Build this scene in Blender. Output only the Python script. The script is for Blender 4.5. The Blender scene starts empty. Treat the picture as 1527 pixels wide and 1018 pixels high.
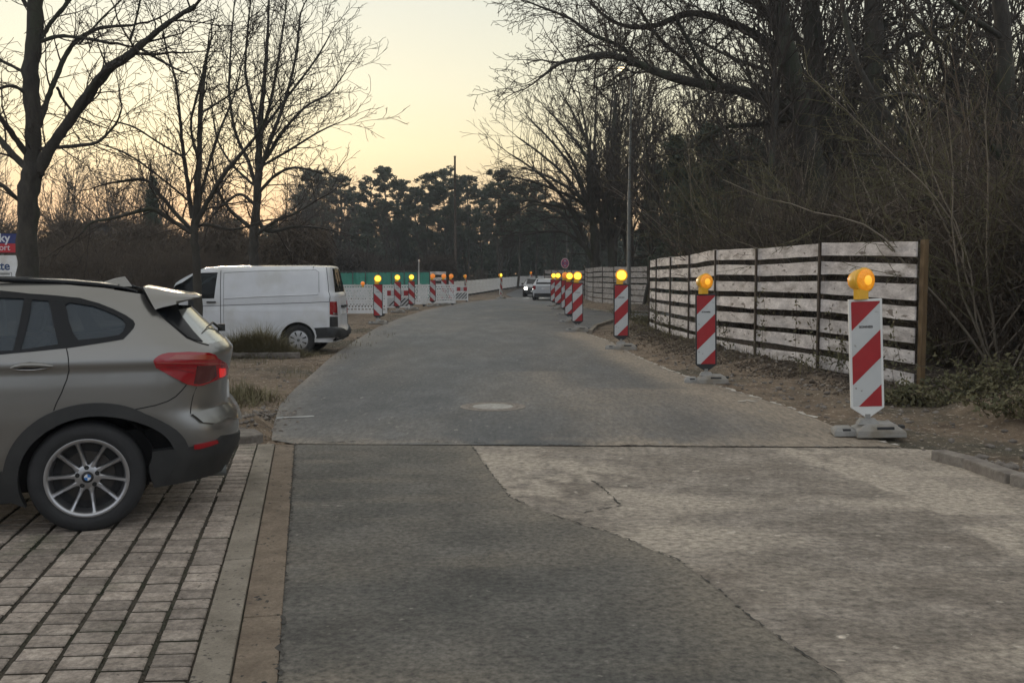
import bpy, math, random
import numpy as np
from mathutils import Vector, Matrix
from mathutils.geometry import delaunay_2d_cdt
R = math.radians
SC = bpy.context.scene
COL = SC.collection
# ------------------------------------------------------------------ camera
F, CX, CY, EYE = 1430.0, 763.5, 509.0, 1.6
PITCH = math.atan(97 / F)
cam = bpy.data.cameras.new('camera'); camo = bpy.data.objects.new('camera', cam); COL.objects.link(camo)
camo.location = (0, 0, EYE); camo.rotation_euler = (math.pi / 2 - PITCH, 0, 0)
cam.sensor_width = 36; cam.lens = 36 * F / 1527; cam.clip_start = .05; cam.clip_end = 3000
SC.camera = camo
# ------------------------------------------------------------------ sky, sun, exposure
SUN_EL, SUN_AZ = R(3.2), R(-20)          # azimuth from +Y, negative = to the left
w = bpy.data.worlds.new('World'); SC.world = w; w.use_nodes = True
nt = w.node_tree; nt.nodes.clear()
wo = nt.nodes.new('ShaderNodeOutputWorld'); bg = nt.nodes.new('ShaderNodeBackground')
sky = nt.nodes.new('ShaderNodeTexSky'); sky.sky_type = 'NISHITA'; sky.sun_disc = False
sky.sun_elevation = SUN_EL; sky.sun_rotation = SUN_AZ; sky.air_density = 1.0; sky.dust_density = 2.2; sky.ozone_density = 1.6
hs = nt.nodes.new('ShaderNodeHueSaturation'); hs.inputs['Saturation'].default_value = .62
gm = nt.nodes.new('ShaderNodeGamma'); gm.inputs['Gamma'].default_value = .6
nt.links.new(sky.outputs[0], hs.inputs['Color']); nt.links.new(hs.outputs[0], gm.inputs['Color'])
# evening gradient: peach at the horizon, yellow, then pale; overhead, out of view, brightened to light the ground
tc = nt.nodes.new('ShaderNodeTexCoord'); sx = nt.nodes.new('ShaderNodeSeparateXYZ'); cr = nt.nodes.new('ShaderNodeValToRGB'); mu = nt.nodes.new('ShaderNodeVectorMath'); mu.operation = 'MULTIPLY'
nt.links.new(tc.outputs['Generated'], sx.inputs[0]); nt.links.new(sx.outputs['Z'], cr.inputs[0])
GRAD = [(0, (.80, .50, .28)), (.07, (.99, .71, .42)), (.13, (1.06, .95, .62)), (.19, (1.04, 1.00, .76)), (.27, (.95, .96, .83)), (.42, (.79, .85, .88)), (.62, (.90, .90, .88)), (1, (.90, .89, .84))]
while len(cr.color_ramp.elements) < len(GRAD): cr.color_ramp.elements.new(.5)
for e, (p_, c_) in zip(cr.color_ramp.elements, GRAD): e.position = p_; e.color = (*c_, 1)
BACK = [(0, (.36, .36, .36)), (.10, (.50, .52, .55)), (.28, (1.14, 1.24, 1.38)), (.6, (1.10, 1.13, 1.16)), (1, (.90, .89, .83))]      # unseen sky behind the camera, brightened as fill light, low band darkened for reflections
c2 = nt.nodes.new('ShaderNodeValToRGB'); nt.links.new(sx.outputs['Z'], c2.inputs[0])
while len(c2.color_ramp.elements) < len(BACK): c2.color_ramp.elements.new(.5)
for e, (p_, c_) in zip(c2.color_ramp.elements, BACK): e.position = p_; e.color = (*c_, 1)
mrg = nt.nodes.new('ShaderNodeMapRange'); mrg.interpolation_type = 'SMOOTHSTEP'; mrg.inputs[1].default_value = .45; mrg.inputs[2].default_value = -.35; nt.links.new(sx.outputs['Y'], mrg.inputs[0])
mxc = nt.nodes.new('ShaderNodeMix'); mxc.data_type = 'RGBA'; nt.links.new(mrg.outputs[0], mxc.inputs[0]); nt.links.new(cr.outputs[0], mxc.inputs[6]); nt.links.new(c2.outputs[0], mxc.inputs[7])
nrm_ = nt.nodes.new('ShaderNodeMix'); nrm_.data_type = 'RGBA'; nrm_.inputs[0].default_value = .30; nrm_.inputs[6].default_value = (3.8, 3.8, 3.8, 1); nt.links.new(gm.outputs[0], nrm_.inputs[7])
sc_ = nt.nodes.new('ShaderNodeVectorMath'); sc_.operation = 'SCALE'; sc_.inputs['Scale'].default_value = 1 / 3.8; nt.links.new(nrm_.outputs[2], sc_.inputs[0])
nt.links.new(sc_.outputs[0], mu.inputs[0]); nt.links.new(mxc.outputs[2], mu.inputs[1])
nt.links.new(mu.outputs[0], bg.inputs['Color']); nt.links.new(bg.outputs[0], wo.inputs[0])
bg.inputs['Strength'].default_value = .15
sl = bpy.data.lights.new('sun', 'SUN'); sl.energy = .5; sl.angle = R(10); sl.color = (1, .82, .6)
so = bpy.data.objects.new('sun', sl); COL.objects.link(so)
sd = Vector((math.sin(SUN_AZ) * math.cos(SUN_EL), math.cos(SUN_AZ) * math.cos(SUN_EL), math.sin(SUN_EL)))
so.rotation_euler = sd.to_track_quat('Z', 'Y').to_euler()
SC.view_settings.view_transform = 'Standard'; SC.view_settings.look = 'None'
SC.view_settings.exposure = 2.80; SC.view_settings.gamma = 1
SC.cycles.max_bounces = 5; SC.cycles.diffuse_bounces = 2; SC.cycles.transparent_max_bounces = 12
# ------------------------------------------------------------------ pixel <-> world
cp, sp = math.cos(PITCH), math.sin(PITCH)
def ray(px, py):
    a = (px - CX) / F; b = (CY - py) / F
    return Vector((a, cp + b * sp, -sp + b * cp))
def G(px, py, z=0.0):
    d = ray(px, py); t = (z - EYE) / d.z
    return Vector((d.x * t, d.y * t, z))
def At(px, py, Y):
    d = ray(px, py); t = Y / d.y
    return Vector((d.x * t, Y, EYE + d.z * t))
def proj(v):
    y = v[1] * cp - (v[2] - EYE) * sp; u = v[1] * sp + (v[2] - EYE) * cp
    return CX + F * v[0] / y, CY - F * u / y
# ------------------------------------------------------------------ object helpers
def tag(o, label=None, cat=None, group=None, kind=None):
    if label: o['label'] = label
    if cat: o['category'] = cat
    if group: o['group'] = group
    if kind: o['kind'] = kind
    return o
def thing(name, label, cat, loc=(0, 0, 0), rz=0, group=None, scale=1):
    o = bpy.data.objects.new(name, None); COL.objects.link(o)
    o.location = loc; o.rotation_euler = (0, 0, rz); o.scale = (scale,) * 3
    return tag(o, label, cat, group)
KIDS = {}
def mesh_obj(name, V, Fc, m, parent=None, smooth=False, loops=None, mats=None):
    me = bpy.data.meshes.new(name)
    if isinstance(Fc, np.ndarray):
        V = np.asarray(V, np.float32); n = Fc.shape[1]
        me.vertices.add(len(V)); me.vertices.foreach_set('co', V.ravel())
        me.loops.add(Fc.size); me.loops.foreach_set('vertex_index', Fc.astype(np.int32).ravel())
        me.polygons.add(len(Fc)); me.polygons.foreach_set('loop_start', np.arange(0, Fc.size, n, dtype=np.int32))
        me.polygons.foreach_set('loop_total', np.full(len(Fc), n, np.int32))
        me.update(calc_edges=True); me.validate()
    else:
        me.from_pydata([tuple(v) for v in V], [], Fc); me.update()
    if smooth: me.polygons.foreach_set('use_smooth', [True] * len(me.polygons))
    if m: me.materials.append(m)
    o = bpy.data.objects.new(name, me); COL.objects.link(o)
    if parent is not None:
        o.parent = parent; KIDS.setdefault(parent.name, []).append(o)
    return o
def copy_tree(o, parent=None, deep=True):
    c = o.copy(); COL.objects.link(c); c.parent = parent
    if parent is not None: KIDS.setdefault(parent.name, []).append(c)
    if deep:
        for ch in KIDS.get(o.name, []): copy_tree(ch, c)
    return c
class MB:
    def __init__(s): s.v = []; s.f = []
    def add(s, vs, fs):
        k = len(s.v); s.v += [Vector(v) for v in vs]; s.f += [[i + k for i in f] for f in fs]; return s
    def box(s, c, d, rz=0, M=None, ch=0):
        x, y, z = d[0] / 2, d[1] / 2, d[2] / 2
        if ch:
            return s.prism([(-x + ch, -y), (x - ch, -y), (x, -y + ch), (x, y - ch), (x - ch, y), (-x + ch, y), (-x, y - ch), (-x, -y + ch)], -z, z, Matrix.Translation(c) @ Matrix.Rotation(rz, 4, 'Z') if M is None else M)
        m = M if M is not None else Matrix.Translation(c) @ Matrix.Rotation(rz, 4, 'Z')
        vs = [m @ Vector((i, j, k)) for k in (-z, z) for j in (-y, y) for i in (-x, x)]
        return s.add(vs, [[0, 2, 3, 1], [4, 5, 7, 6], [0, 1, 5, 4], [2, 6, 7, 3], [0, 4, 6, 2], [1, 3, 7, 5]])
    def frustum(s, c, d0, d1, h, rz=0):     # box with smaller top
        m = Matrix.Translation(c) @ Matrix.Rotation(rz, 4, 'Z')
        vs = [m @ Vector((i * d[0] / 2, j * d[1] / 2, z)) for d, z in ((d0, 0), (d1, h)) for j in (-1, 1) for i in (-1, 1)]
        return s.add(vs, [[0, 2, 3, 1], [4, 5, 7, 6], [0, 1, 5, 4], [2, 6, 7, 3], [0, 4, 6, 2], [1, 3, 7, 5]])
    def prism(s, poly, z0, z1, M=None):     # polygon in xy (ccw), extruded z0..z1
        M = M or Matrix(); n = len(poly)
        vs = [M @ Vector((x, y, z0)) for x, y in poly] + [M @ Vector((x, y, z1)) for x, y in poly]
        return s.add(vs, [list(range(n))[::-1], list(range(n, 2 * n))] + [[i, (i + 1) % n, n + (i + 1) % n, n + i] for i in range(n)])
    def tube(s, pts, rad, n=8, cap=True):
        pts = [Vector(p) for p in pts]; rad = rad if hasattr(rad, '__len__') else [rad] * len(pts)
        vs = []; up = Vector((.03, .1, 1))
        for i, p in enumerate(pts):
            d = (pts[min(i + 1, len(pts) - 1)] - pts[max(i - 1, 0)]).normalized()
            if abs(d.z) > .9: up = Vector((1, .1, 0))
            elif i == 0: up = Vector((.03, .1, 1))
            a = d.cross(up).normalized(); b = d.cross(a); up = -b if abs(d.z) <= .9 else up
            a = d.cross(up).normalized(); b = d.cross(a)
            for k in range(n):
                t = 2 * math.pi * k / n; vs.append(p + (a * math.cos(t) + b * math.sin(t)) * rad[i])
        fs = [[i * n + k, i * n + (k + 1) % n, (i + 1) * n + (k + 1) % n, (i + 1) * n + k] for i in range(len(pts) - 1) for k in range(n)]
        if cap: fs += [list(range(n)), list(range((len(pts) - 1) * n, len(pts) * n))[::-1]]
        return s.add(vs, fs)
    def lathe(s, prof, M=None, n=32, a0=0, a1=2 * math.pi):      # prof (r, h) about local z
        M = M or Matrix(); full = abs(a1 - a0 - 2 * math.pi) < 1e-6; m = n if full else n + 1
        vs = [M @ Vector((r * math.cos(a0 + (a1 - a0) * k / n), r * math.sin(a0 + (a1 - a0) * k / n), h)) for r, h in prof for k in range(m)]
        fs = [[i * m + k, i * m + (k + 1) % m, (i + 1) * m + (k + 1) % m, (i + 1) * m + k] for i in range(len(prof) - 1) for k in range(n)]
        return s.add(vs, fs)
    def build(s, name, m, parent=None, smooth=False, bevel=0, auto=None):
        o = mesh_obj(name, s.v, s.f, m, parent, smooth)
        if bevel:
            b = o.modifiers.new('b', 'BEVEL'); b.width = bevel; b.segments = 2; b.limit_method = 'ANGLE'
        if auto:
            o.data.set_sharp_from_angle(angle=R(auto))
        return o
# ------------------------------------------------------------------ materials
def srgb(c): return tuple(((x / 255 + .055) / 1.055) ** 2.4 if x > 10 else x / 255 / 12.92 for x in c) + (1,)
def newmat(name):
    m = bpy.data.materials.new(name); m.use_nodes = True
    return m, m.node_tree, m.node_tree.nodes['Principled BSDF']
def plain(name, c, rough=.6, metal=0, coat=0, em=None, es=0, spec=None):
    m, t, b = newmat(name)
    b.inputs['Base Color'].default_value = (*c, 1); b.inputs['Roughness'].default_value = rough; b.inputs['Metallic'].default_value = metal
    if coat: b.inputs['Coat Weight'].default_value = coat; b.inputs['Coat Roughness'].default_value = .05
    if em: b.inputs['Emission Color'].default_value = (*em, 1); b.inputs['Emission Strength'].default_value = es
    if spec is not None: b.inputs['Specular IOR Level'].default_value = spec
    return m
def rough_mat(name, c1, c2, scale=4, rough=.85, bump=.3, bscale=60, c3=None, c3t=.62, c3s=30, island=0, stretch=(1, 1, 1), dust=None, c4=None, c4s=1.0, c4t=.5, metal=0, bdist=.01, spec=None, grain=0, gs=70):
    """two-tone noise surface; c3 specks, c4 large patches, island = per-piece value jitter, dust = vertex attribute 'dust' colour"""
    m, t, b = newmat(name); N = t.nodes; L = t.links
    tc = N.new('ShaderNodeNewGeometry') if not island == 'obj' else None
    co = N.new('ShaderNodeTexCoord').outputs['Object']
    mp = N.new('ShaderNodeMapping'); mp.inputs['Scale'].default_value = stretch; L.new(co, mp.inputs[0])
    def noise(s, det=6, ro=.6):
        n = N.new('ShaderNodeTexNoise'); n.inputs['Scale'].default_value = s; n.inputs['Detail'].default_value = det; n.inputs['Roughness'].default_value = ro
        L.new(mp.outputs[0], n.inputs['Vector']); return n.outputs['Fac']
    def ramp(fac, a, bb):
        r = N.new('ShaderNodeMapRange'); r.inputs[1].default_value = a; r.inputs[2].default_value = bb; L.new(fac, r.inputs[0]); return r.outputs[0]
    def mix(f, a, bb):
        x = N.new('ShaderNodeMix'); x.data_type = 'RGBA'
        if hasattr(f, 'links'): L.new(f, x.inputs[0])
        else: x.inputs[0].default_value = f
        for k, q in ((6, a), (7, bb)):
            if hasattr(q, 'links'): L.new(q, x.inputs[k])
            else: x.inputs[k].default_value = (*q[:3], 1)
        return x.outputs[2]
    col = mix(ramp(noise(scale, 8, .68), .33, .67), c1, c2)
    if c4: col = mix(ramp(noise(c4s, 5, .6), c4t, c4t + .14), col, c4)
    if dust:
        at = N.new('ShaderNodeAttribute'); at.attribute_name = 'dust'
        mu = N.new('ShaderNodeMath'); mu.operation = 'MULTIPLY_ADD'; L.new(noise(5, 8, .7), mu.inputs[0]); mu.inputs[1].default_value = 1.4; mu.inputs[2].default_value = -.7
        ad = N.new('ShaderNodeMath'); ad.operation = 'MULTIPLY_ADD'; L.new(at.outputs['Fac'], ad.inputs[0]); ad.inputs[1].default_value = 1.0
        m2 = N.new('ShaderNodeMath'); m2.operation = 'MULTIPLY'; L.new(mu.outputs[0], m2.inputs[0]); L.new(at.outputs['Fac'], m2.inputs[1])
        L.new(m2.outputs[0], ad.inputs[2]); ad.use_clamp = True
        col = mix(ad.outputs[0], col, dust)
    if c3: col = mix(ramp(noise(c3s, 3, .5), c3t - .05, c3t), col, c3)
    if grain:
        hg = N.new('ShaderNodeHueSaturation'); rg_ = N.new('ShaderNodeMapRange'); rg_.inputs[1].default_value = .3; rg_.inputs[2].default_value = .7; rg_.inputs[3].default_value = 1 - grain; rg_.inputs[4].default_value = 1 + grain
        L.new(noise(gs, 4, .75), rg_.inputs[0]); L.new(rg_.outputs[0], hg.inputs['Value']); L.new(col, hg.inputs['Color']); col = hg.outputs[0]
    if island:
        hv = N.new('ShaderNodeHueSaturation'); r = N.new('ShaderNodeMapRange'); r.inputs[3].default_value = 1 - island; r.inputs[4].default_value = 1 + island
        L.new(tc.outputs['Random Per Island'], r.inputs[0]); L.new(r.outputs[0], hv.inputs['Value']); L.new(col, hv.inputs['Color']); col = hv.outputs[0]
    L.new(col, b.inputs['Base Color'])
    b.inputs['Roughness'].default_value = rough; b.inputs['Metallic'].default_value = metal
    if spec is not None: b.inputs['Specular IOR Level'].default_value = spec
    if bump:
        bp = N.new('ShaderNodeBump'); bp.inputs['Strength'].default_value = bump; bp.inputs['Distance'].default_value = bdist
        L.new(noise(bscale, 5, .65), bp.inputs['Height']); L.new(bp.outputs[0], b.inputs['Normal'])
    return m
def glass_mat(name, tint=(.35, .4, .4), body=(.01, .012, .013), see=.6):
    m, t, b = newmat(name); N = t.nodes; L = t.links
    tr = N.new('ShaderNodeBsdfTransparent'); tr.inputs[0].default_value = (*tint, 1)
    b.inputs['Base Color'].default_value = (*body, 1); b.inputs['Roughness'].default_value = .03; b.inputs['Coat Weight'].default_value = 0; b.inputs['Specular IOR Level'].default_value = .35
    mx = N.new('ShaderNodeMixShader'); fr = N.new('ShaderNodeFresnel'); fr.inputs[0].default_value = 1.5
    mr = N.new('ShaderNodeMapRange'); mr.inputs[3].default_value = 1 - see; mr.inputs[4].default_value = 1; L.new(fr.outputs[0], mr.inputs[0]); L.new(mr.outputs[0], mx.inputs[0])
    L.new(tr.outputs[0], mx.inputs[1]); L.new(b.outputs[0], mx.inputs[2]); L.new(mx.outputs[0], N['Material Output'].inputs[0])
    return m
M_ = {}
M_['patch'] = rough_mat('dark_asphalt', (.060, .057, .050), (.148, .139, .122), 1.7, .8, 1, 130, c3=(.20, .185, .16), c3t=.73, c3s=22, c4=(.075, .074, .066), c4s=.8, c4t=.5, dust=(.19, .165, .13), grain=.62, gs=26)
M_['old'] = rough_mat('old_asphalt', (.105, .088, .070), (.330, .285, .238), 2.8, .85, 1, 110, c3=(.48, .42, .35), c3t=.72, c3s=9, c4=(.155, .128, .102), c4s=1.1, c4t=.5, stretch=(.85, 1, 1), dust=(.39, .335, .27), grain=.60, gs=22)
M_['road'] = rough_mat('road_asphalt', (.030, .034, .039), (.100, .104, .107), 1.9, .60, .6, 110, c3=(.19, .18, .165), c3t=.72, c3s=12, c4=(.046, .049, .052), c4s=.5, c4t=.48, stretch=(1.2, .35, 1), dust=(.25, .205, .155), grain=.5, gs=18)
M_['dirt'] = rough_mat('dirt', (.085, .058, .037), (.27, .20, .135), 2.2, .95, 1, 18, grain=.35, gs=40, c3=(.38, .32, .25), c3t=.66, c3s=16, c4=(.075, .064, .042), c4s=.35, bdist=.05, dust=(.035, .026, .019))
M_['brick'] = rough_mat('paving_brick', (.20, .165, .135), (.37, .315, .265), 7, .85, .9, 60, c3=(.12, .10, .08), c3t=.73, c3s=22, island=.26, c4=(.17, .155, .115), c4s=1.5, c4t=.58, grain=.45, gs=35)
M_['kerb'] = rough_mat('concrete_strip', (.17, .145, .112), (.30, .262, .21), 3, .85, .9, 80, grain=.22, gs=80, c3=(.07, .06, .05), c3t=.68, c3s=26, c4=(.12, .10, .075), c4s=.9)
M_['gutter'] = rough_mat('gutter_concrete', (.125, .092, .064), (.235, .185, .135), 4, .9, 1, 70, grain=.3, gs=60, c3=(.03, .028, .024), c3t=.69, c3s=22)
M_['stone'] = rough_mat('granite', (.12, .10, .085), (.24, .215, .185), 9, .9, .8, 30, island=.25, bdist=.02)
M_['board'] = rough_mat('weathered_board', (.36, .325, .31), (.72, .67, .64), 3, .85, .5, 14, c3=(.17, .145, .125), c3t=.69, c3s=5, island=.2, stretch=(.8, .8, 2.2), c4=(.27, .24, .215), c4s=2.2, c4t=.54, grain=.2, gs=25)
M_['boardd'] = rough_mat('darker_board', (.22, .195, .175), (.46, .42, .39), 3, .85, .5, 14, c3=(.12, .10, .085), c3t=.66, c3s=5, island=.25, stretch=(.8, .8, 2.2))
M_['post'] = rough_mat('wood_post', (.10, .062, .030), (.19, .125, .06), 6, .85, .5, 30, stretch=(3, 3, .5))
M_['postd'] = rough_mat('dark_post', (.035, .026, .02), (.075, .055, .04), 6, .9, .5, 30, stretch=(3, 3, .5))
M_['bark'] = rough_mat('bark', (.026, .024, .020), (.062, .055, .045), 7, .95, 1, 16, stretch=(1, 1, .35), c4=(.040, .046, .028), c4s=1.2, bdist=.03)
M_['twig'] = plain('twig_bark', (.034, .026, .020), .9)
M_['twig2'] = rough_mat('brown_twigs', (.055, .041, .030), (.115, .088, .062), .7, .9, 0, 3)
M_['twig3'] = rough_mat('olive_twigs', (.070, .062, .030), (.125, .115, .055), .8, .9, 0, 3)
M_['stem'] = rough_mat('pale_stems', (.12, .10, .075), (.26, .22, .17), 1.2, .9, 0, 3)
M_['needle'] = rough_mat('pine_needles', (.032, .046, .034), (.066, .085, .056), .35, .85, 0, 3)
M_['leafb'] = rough_mat('bramble_leaves', (.060, .066, .030), (.15, .125, .060), .9, .8, 0, 3)
M_['grass'] = rough_mat('grass_blades', (.085, .082, .038), (.20, .165, .09), .9, .85, 0, 3)
M_['paint'] = rough_mat('champagne_paint', (.20, .195, .182), (.215, .209, .196), 1.5, .3, 0, 3, metal=.75)
M_['paint'].node_tree.nodes['Principled BSDF'].inputs['Coat Weight'].default_value = .8
M_['paint'].node_tree.nodes['Principled BSDF'].inputs['Coat Roughness'].default_value = .04
M_['paintd'] = rough_mat('dusty_champagne_paint', (.22, .205, .185), (.27, .25, .22), 9, .5, .5, 60, metal=.45)
M_['clad'] = rough_mat('black_cladding', (.014, .015, .016), (.030, .030, .029), 5, .55, .3, 220)
M_['trim'] = plain('gloss_black_trim', (.006, .007, .009), .22, spec=.25)
M_['seam'] = plain('panel_gap', (.006, .006, .006), .8)
M_['glass'] = glass_mat('car_glass', (.82, .88, .88), (.075, .092, .108), .42)
M_['glassr'] = glass_mat('dusty_rear_glass', (.5, .52, .5), (.13, .135, .125), .35)
M_['glassr'].node_tree.nodes['Principled BSDF'].inputs['Roughness'].default_value = .14; M_['glassr'].node_tree.nodes['Principled BSDF'].inputs['Metallic'].default_value = .75; M_['glassr'].node_tree.nodes['Principled BSDF'].inputs['Base Color'].default_value = (.62, .63, .60, 1); M_['glassr'].node_tree.nodes['Principled BSDF'].inputs['Specular IOR Level'].default_value = .8  # pale metallic base painted for the sky's reflection, roughness for a dust film
M_['glass2'] = glass_mat('dark_glass', (.42, .50, .50), see=.5)
M_['seat'] = plain('seat_fabric', (.018, .019, .021), .8)
M_['tyre'] = rough_mat('tyre_rubber', (.013, .0135, .0145), (.024, .024, .025), 8, .75, .3, 60)
M_['rim'] = plain('alloy', (.40, .40, .41), .32, .9)
M_['rimd'] = plain('alloy_dark', (.09, .09, .092), .4, .8)
M_['disc'] = plain('brake_disc', (.055, .05, .046), .5, .6)
M_['red'] = plain('tail_lens_red', (.27, .005, .010), .10, coat=.7)
M_['redd'] = plain('tail_lens_dark', (.07, .003, .006), .1, coat=.7)
M_['amber'] = plain('tail_lens_amber', (.30, .05, .03), .12, coat=.6)
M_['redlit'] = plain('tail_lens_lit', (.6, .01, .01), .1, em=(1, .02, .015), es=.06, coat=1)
M_['chrome'] = plain('chrome', (.55, .55, .55), .12, 1)
M_['white'] = rough_mat('van_paint', (.60, .61, .63), (.68, .69, .71), 1.2, .24, 0, 3, c4=(.57, .57, .56), c4s=1.1, c4t=.5)
M_['white'].node_tree.nodes['Principled BSDF'].inputs['Coat Weight'].default_value = .5
M_['plastic'] = rough_mat('white_plastic', (.66, .66, .65), (.80, .80, .80), 2, .55, .15, 40, c4=(.58, .56, .52), c4s=1.1)
M_['sred'] = rough_mat('sign_red', (.26, .009, .013), (.38, .017, .021), 3, .45, 0, 3, c4=(.25, .03, .03), c4s=3.4, c4t=.57)
M_['swhite'] = rough_mat('sign_white', (.44, .455, .455), (.54, .55, .545), 2, .45, 0, 3, c4=(.36, .35, .33), c4s=3.2, c4t=.56, c3=(.25, .24, .22), c3t=.72, c3s=14)
M_['sframe'] = plain('beacon_edge_dark', (.020, .021, .022), .6)
M_['sback'] = plain('beacon_edge_white', (.66, .66, .64), .5)
M_['foot'] = rough_mat('recycled_foot', (.19, .185, .172), (.36, .35, .33), 4, .85, .7, 60, c4=(.19, .165, .13), c4s=2)
M_['yellow'] = plain('lamp_yellow', (.78, .42, .03), .4)
M_['lens'] = rough_mat('lamp_lens_amber', (.75, .22, .01), (.95, .40, .04), 18, .12, 1, 60)
_b = M_['lens'].node_tree.nodes['Principled BSDF']; _b.inputs['Emission Color'].default_value = (1, .36, .01, 1); _b.inputs['Emission Strength'].default_value = .045
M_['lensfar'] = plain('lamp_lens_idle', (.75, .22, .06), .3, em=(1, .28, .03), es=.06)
M_['lenslit'] = plain('lamp_lens_lit', (.9, .5, .02), .3, em=(1, .64, .04), es=.5)
M_['steel'] = rough_mat('galvanised', (.10, .105, .098), (.16, .165, .155), 3, .6, 0, 3, metal=.2)
M_['green'] = rough_mat('green_tarp', (.030, .20, .145), (.060, .30, .22), .8, .6, .6, 3, bdist=.05)
M_['head'] = plain('headlight_lit', (1, 1, 1), .3, em=(1, .96, .82), es=4)
M_['lampw'] = plain('street_lamp_glow', (1, .9, .7), .3, em=(1, .80, .45), es=.5)
M_['blue'] = plain('sign_blue', (.02, .03, .14), .5)
M_['sgnred'] = plain('sign_board_red', (.45, .02, .03), .5)
M_['black'] = plain('black_print', (.015, .015, .016), .6)
M_['dcar'] = plain('dark_car_paint', (.05, .055, .06), .25, .5, coat=.8)
M_['wcar'] = plain('white_car_paint', (.52, .53, .55), .3, coat=.6)
M_['wall'] = rough_mat('far_wall', (.055, .050, .046), (.085, .078, .070), .8, .9, 0, 3)
# ================================================================== ground and roads
def inpoly(P, poly):
    P = np.asarray(P, float); x, y = P[:, 0], P[:, 1]; ins = np.zeros(len(P), bool); n = len(poly)
    for i in range(n):
        x0, y0 = poly[i][0], poly[i][1]; x1, y1 = poly[(i + 1) % n][0], poly[(i + 1) % n][1]
        if y0 == y1: continue
        c = (y0 > y) != (y1 > y); ins ^= c & (x < (x1 - x0) * (y - y0) / (y1 - y0) + x0)
    return ins
def dist_line(P, line):
    P = np.asarray(P, float)[:, :2]; best = np.full(len(P), 1e9)
    for a, b in zip(line[:-1], line[1:]):
        a = np.array(a[:2]); b = np.array(b[:2]); d = b - a; t = np.clip(((P - a) @ d) / (d @ d), 0, 1)
        best = np.minimum(best, np.linalg.norm(P - (a + t[:, None] * d), axis=1))
    return best
_rs = np.random.RandomState(5)
_NZ = _rs.rand(256, 256)
def vnoise(x, y):
    xi = np.floor(x).astype(int); yi = np.floor(y).astype(int); fx = x - xi; fy = y - yi
    fx = fx * fx * (3 - 2 * fx); fy = fy * fy * (3 - 2 * fy); g = lambda a, b: _NZ[a % 256, b % 256]
    return (g(xi, yi) * (1 - fx) + g(xi + 1, yi) * fx) * (1 - fy) + (g(xi, yi + 1) * (1 - fx) + g(xi + 1, yi + 1) * fx) * fy
def fbm(x, y, s, o=4):
    r = 0; a = .5
    for k in range(o): r = r + a * vnoise(x * s + 17.3 * k, y * s - 9.1 * k); a *= .5; s *= 2.03
    return r
def HF(y):
    t = np.clip((np.asarray(y, float) - 73) / 50, 0, 1); return .42 * t * t * (3 - 2 * t)
gp = lambda pts: [(G(*p).x, G(*p).y) for p in pts]
def closer(pts, h):
    out = []
    for a, b in zip(pts[:-1], pts[1:]):
        n = max(1, int(math.dist(a, b) / h)); out += [(a[0] + (b[0] - a[0]) * k / n, a[1] + (b[1] - a[1]) * k / n) for k in range(n)]
    return out + [pts[-1]]
# traced lines on the ground
SEAM_L, SEAM_R = gp([(440, 663)])[0], gp([(1345, 668)])[0]
patch_left = gp([(440, 663), (432, 780), (422, 900), (415, 1018)]) ; dkx = patch_left[-1][0] - patch_left[0][0]
KD = Vector((patch_left[-1][0] - patch_left[0][0], patch_left[-1][1] - patch_left[0][1])).normalized()   # kerb direction, towards viewer
patch_left.append((patch_left[-1][0] + KD.x * 7, patch_left[-1][1] + KD.y * 7))
patch_right = gp([(703, 664), (722, 692), (741, 716), (760, 741), (800, 760), (862, 781), (915, 796), (962, 816), (1012, 836), (1060, 871), (1120, 921), (1182, 966), (1262, 1018)])
patch_right += [(1.05, 2.75), (1.15, 1.0), (1.3, -5)]
road_left = gp([(440, 663), (405, 657), (408, 634), (417, 605), (440, 580), (468, 556), (490, 536), (513, 519), (540, 502), (565, 487), (598, 474), (632, 463), (690, 451.5), (730, 447), (765, 443.5)])
road_right = gp([(1345, 668), (1252, 640), (1183, 611), (1100, 585), (1040, 567), (1000, 554), (950, 532), (905, 508), (872, 497)])
road_right += [tuple(G(915, 478)[:2]), (9.5, 34.8), (14, 36), (14, 45.5), (9, 44.3), tuple(G(890, 463)[:2]), tuple(G(868, 458)[:2]), tuple(G(856, 452)[:2])]
far_l = [(G(765, 443.5).x, G(765, 443.5).y), (-.6, 83), (.6, 101), (3.6, 116), (9, 132), (20, 149)]
far_r = [(G(856, 452).x, G(856, 452).y), (4.6, 76), (7.0, 99), (12, 116), (22, 134)]
kerb_r = gp([(1345, 668), (1400, 671), (1527, 716)]); kerb_r.append((kerb_r[-1][0] + 1.1, kerb_r[-1][1] - 4)); kerb_r.append((6.9, -5))
ROAD_MID = road_left[::-1] + [SEAM_R] + road_right[1:]
FAR = far_l + far_r[::-1]
PATCH = patch_left[::-1] + [(SEAM_L[0] + .02, SEAM_L[1] + .12), (patch_right[0][0], patch_right[0][1] + .12)] + patch_right
OLD = patch_right[::-1] + [(patch_right[0][0], patch_right[0][1] + .12), (SEAM_R[0], SEAM_R[1] + .12)] + kerb_r
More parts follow.
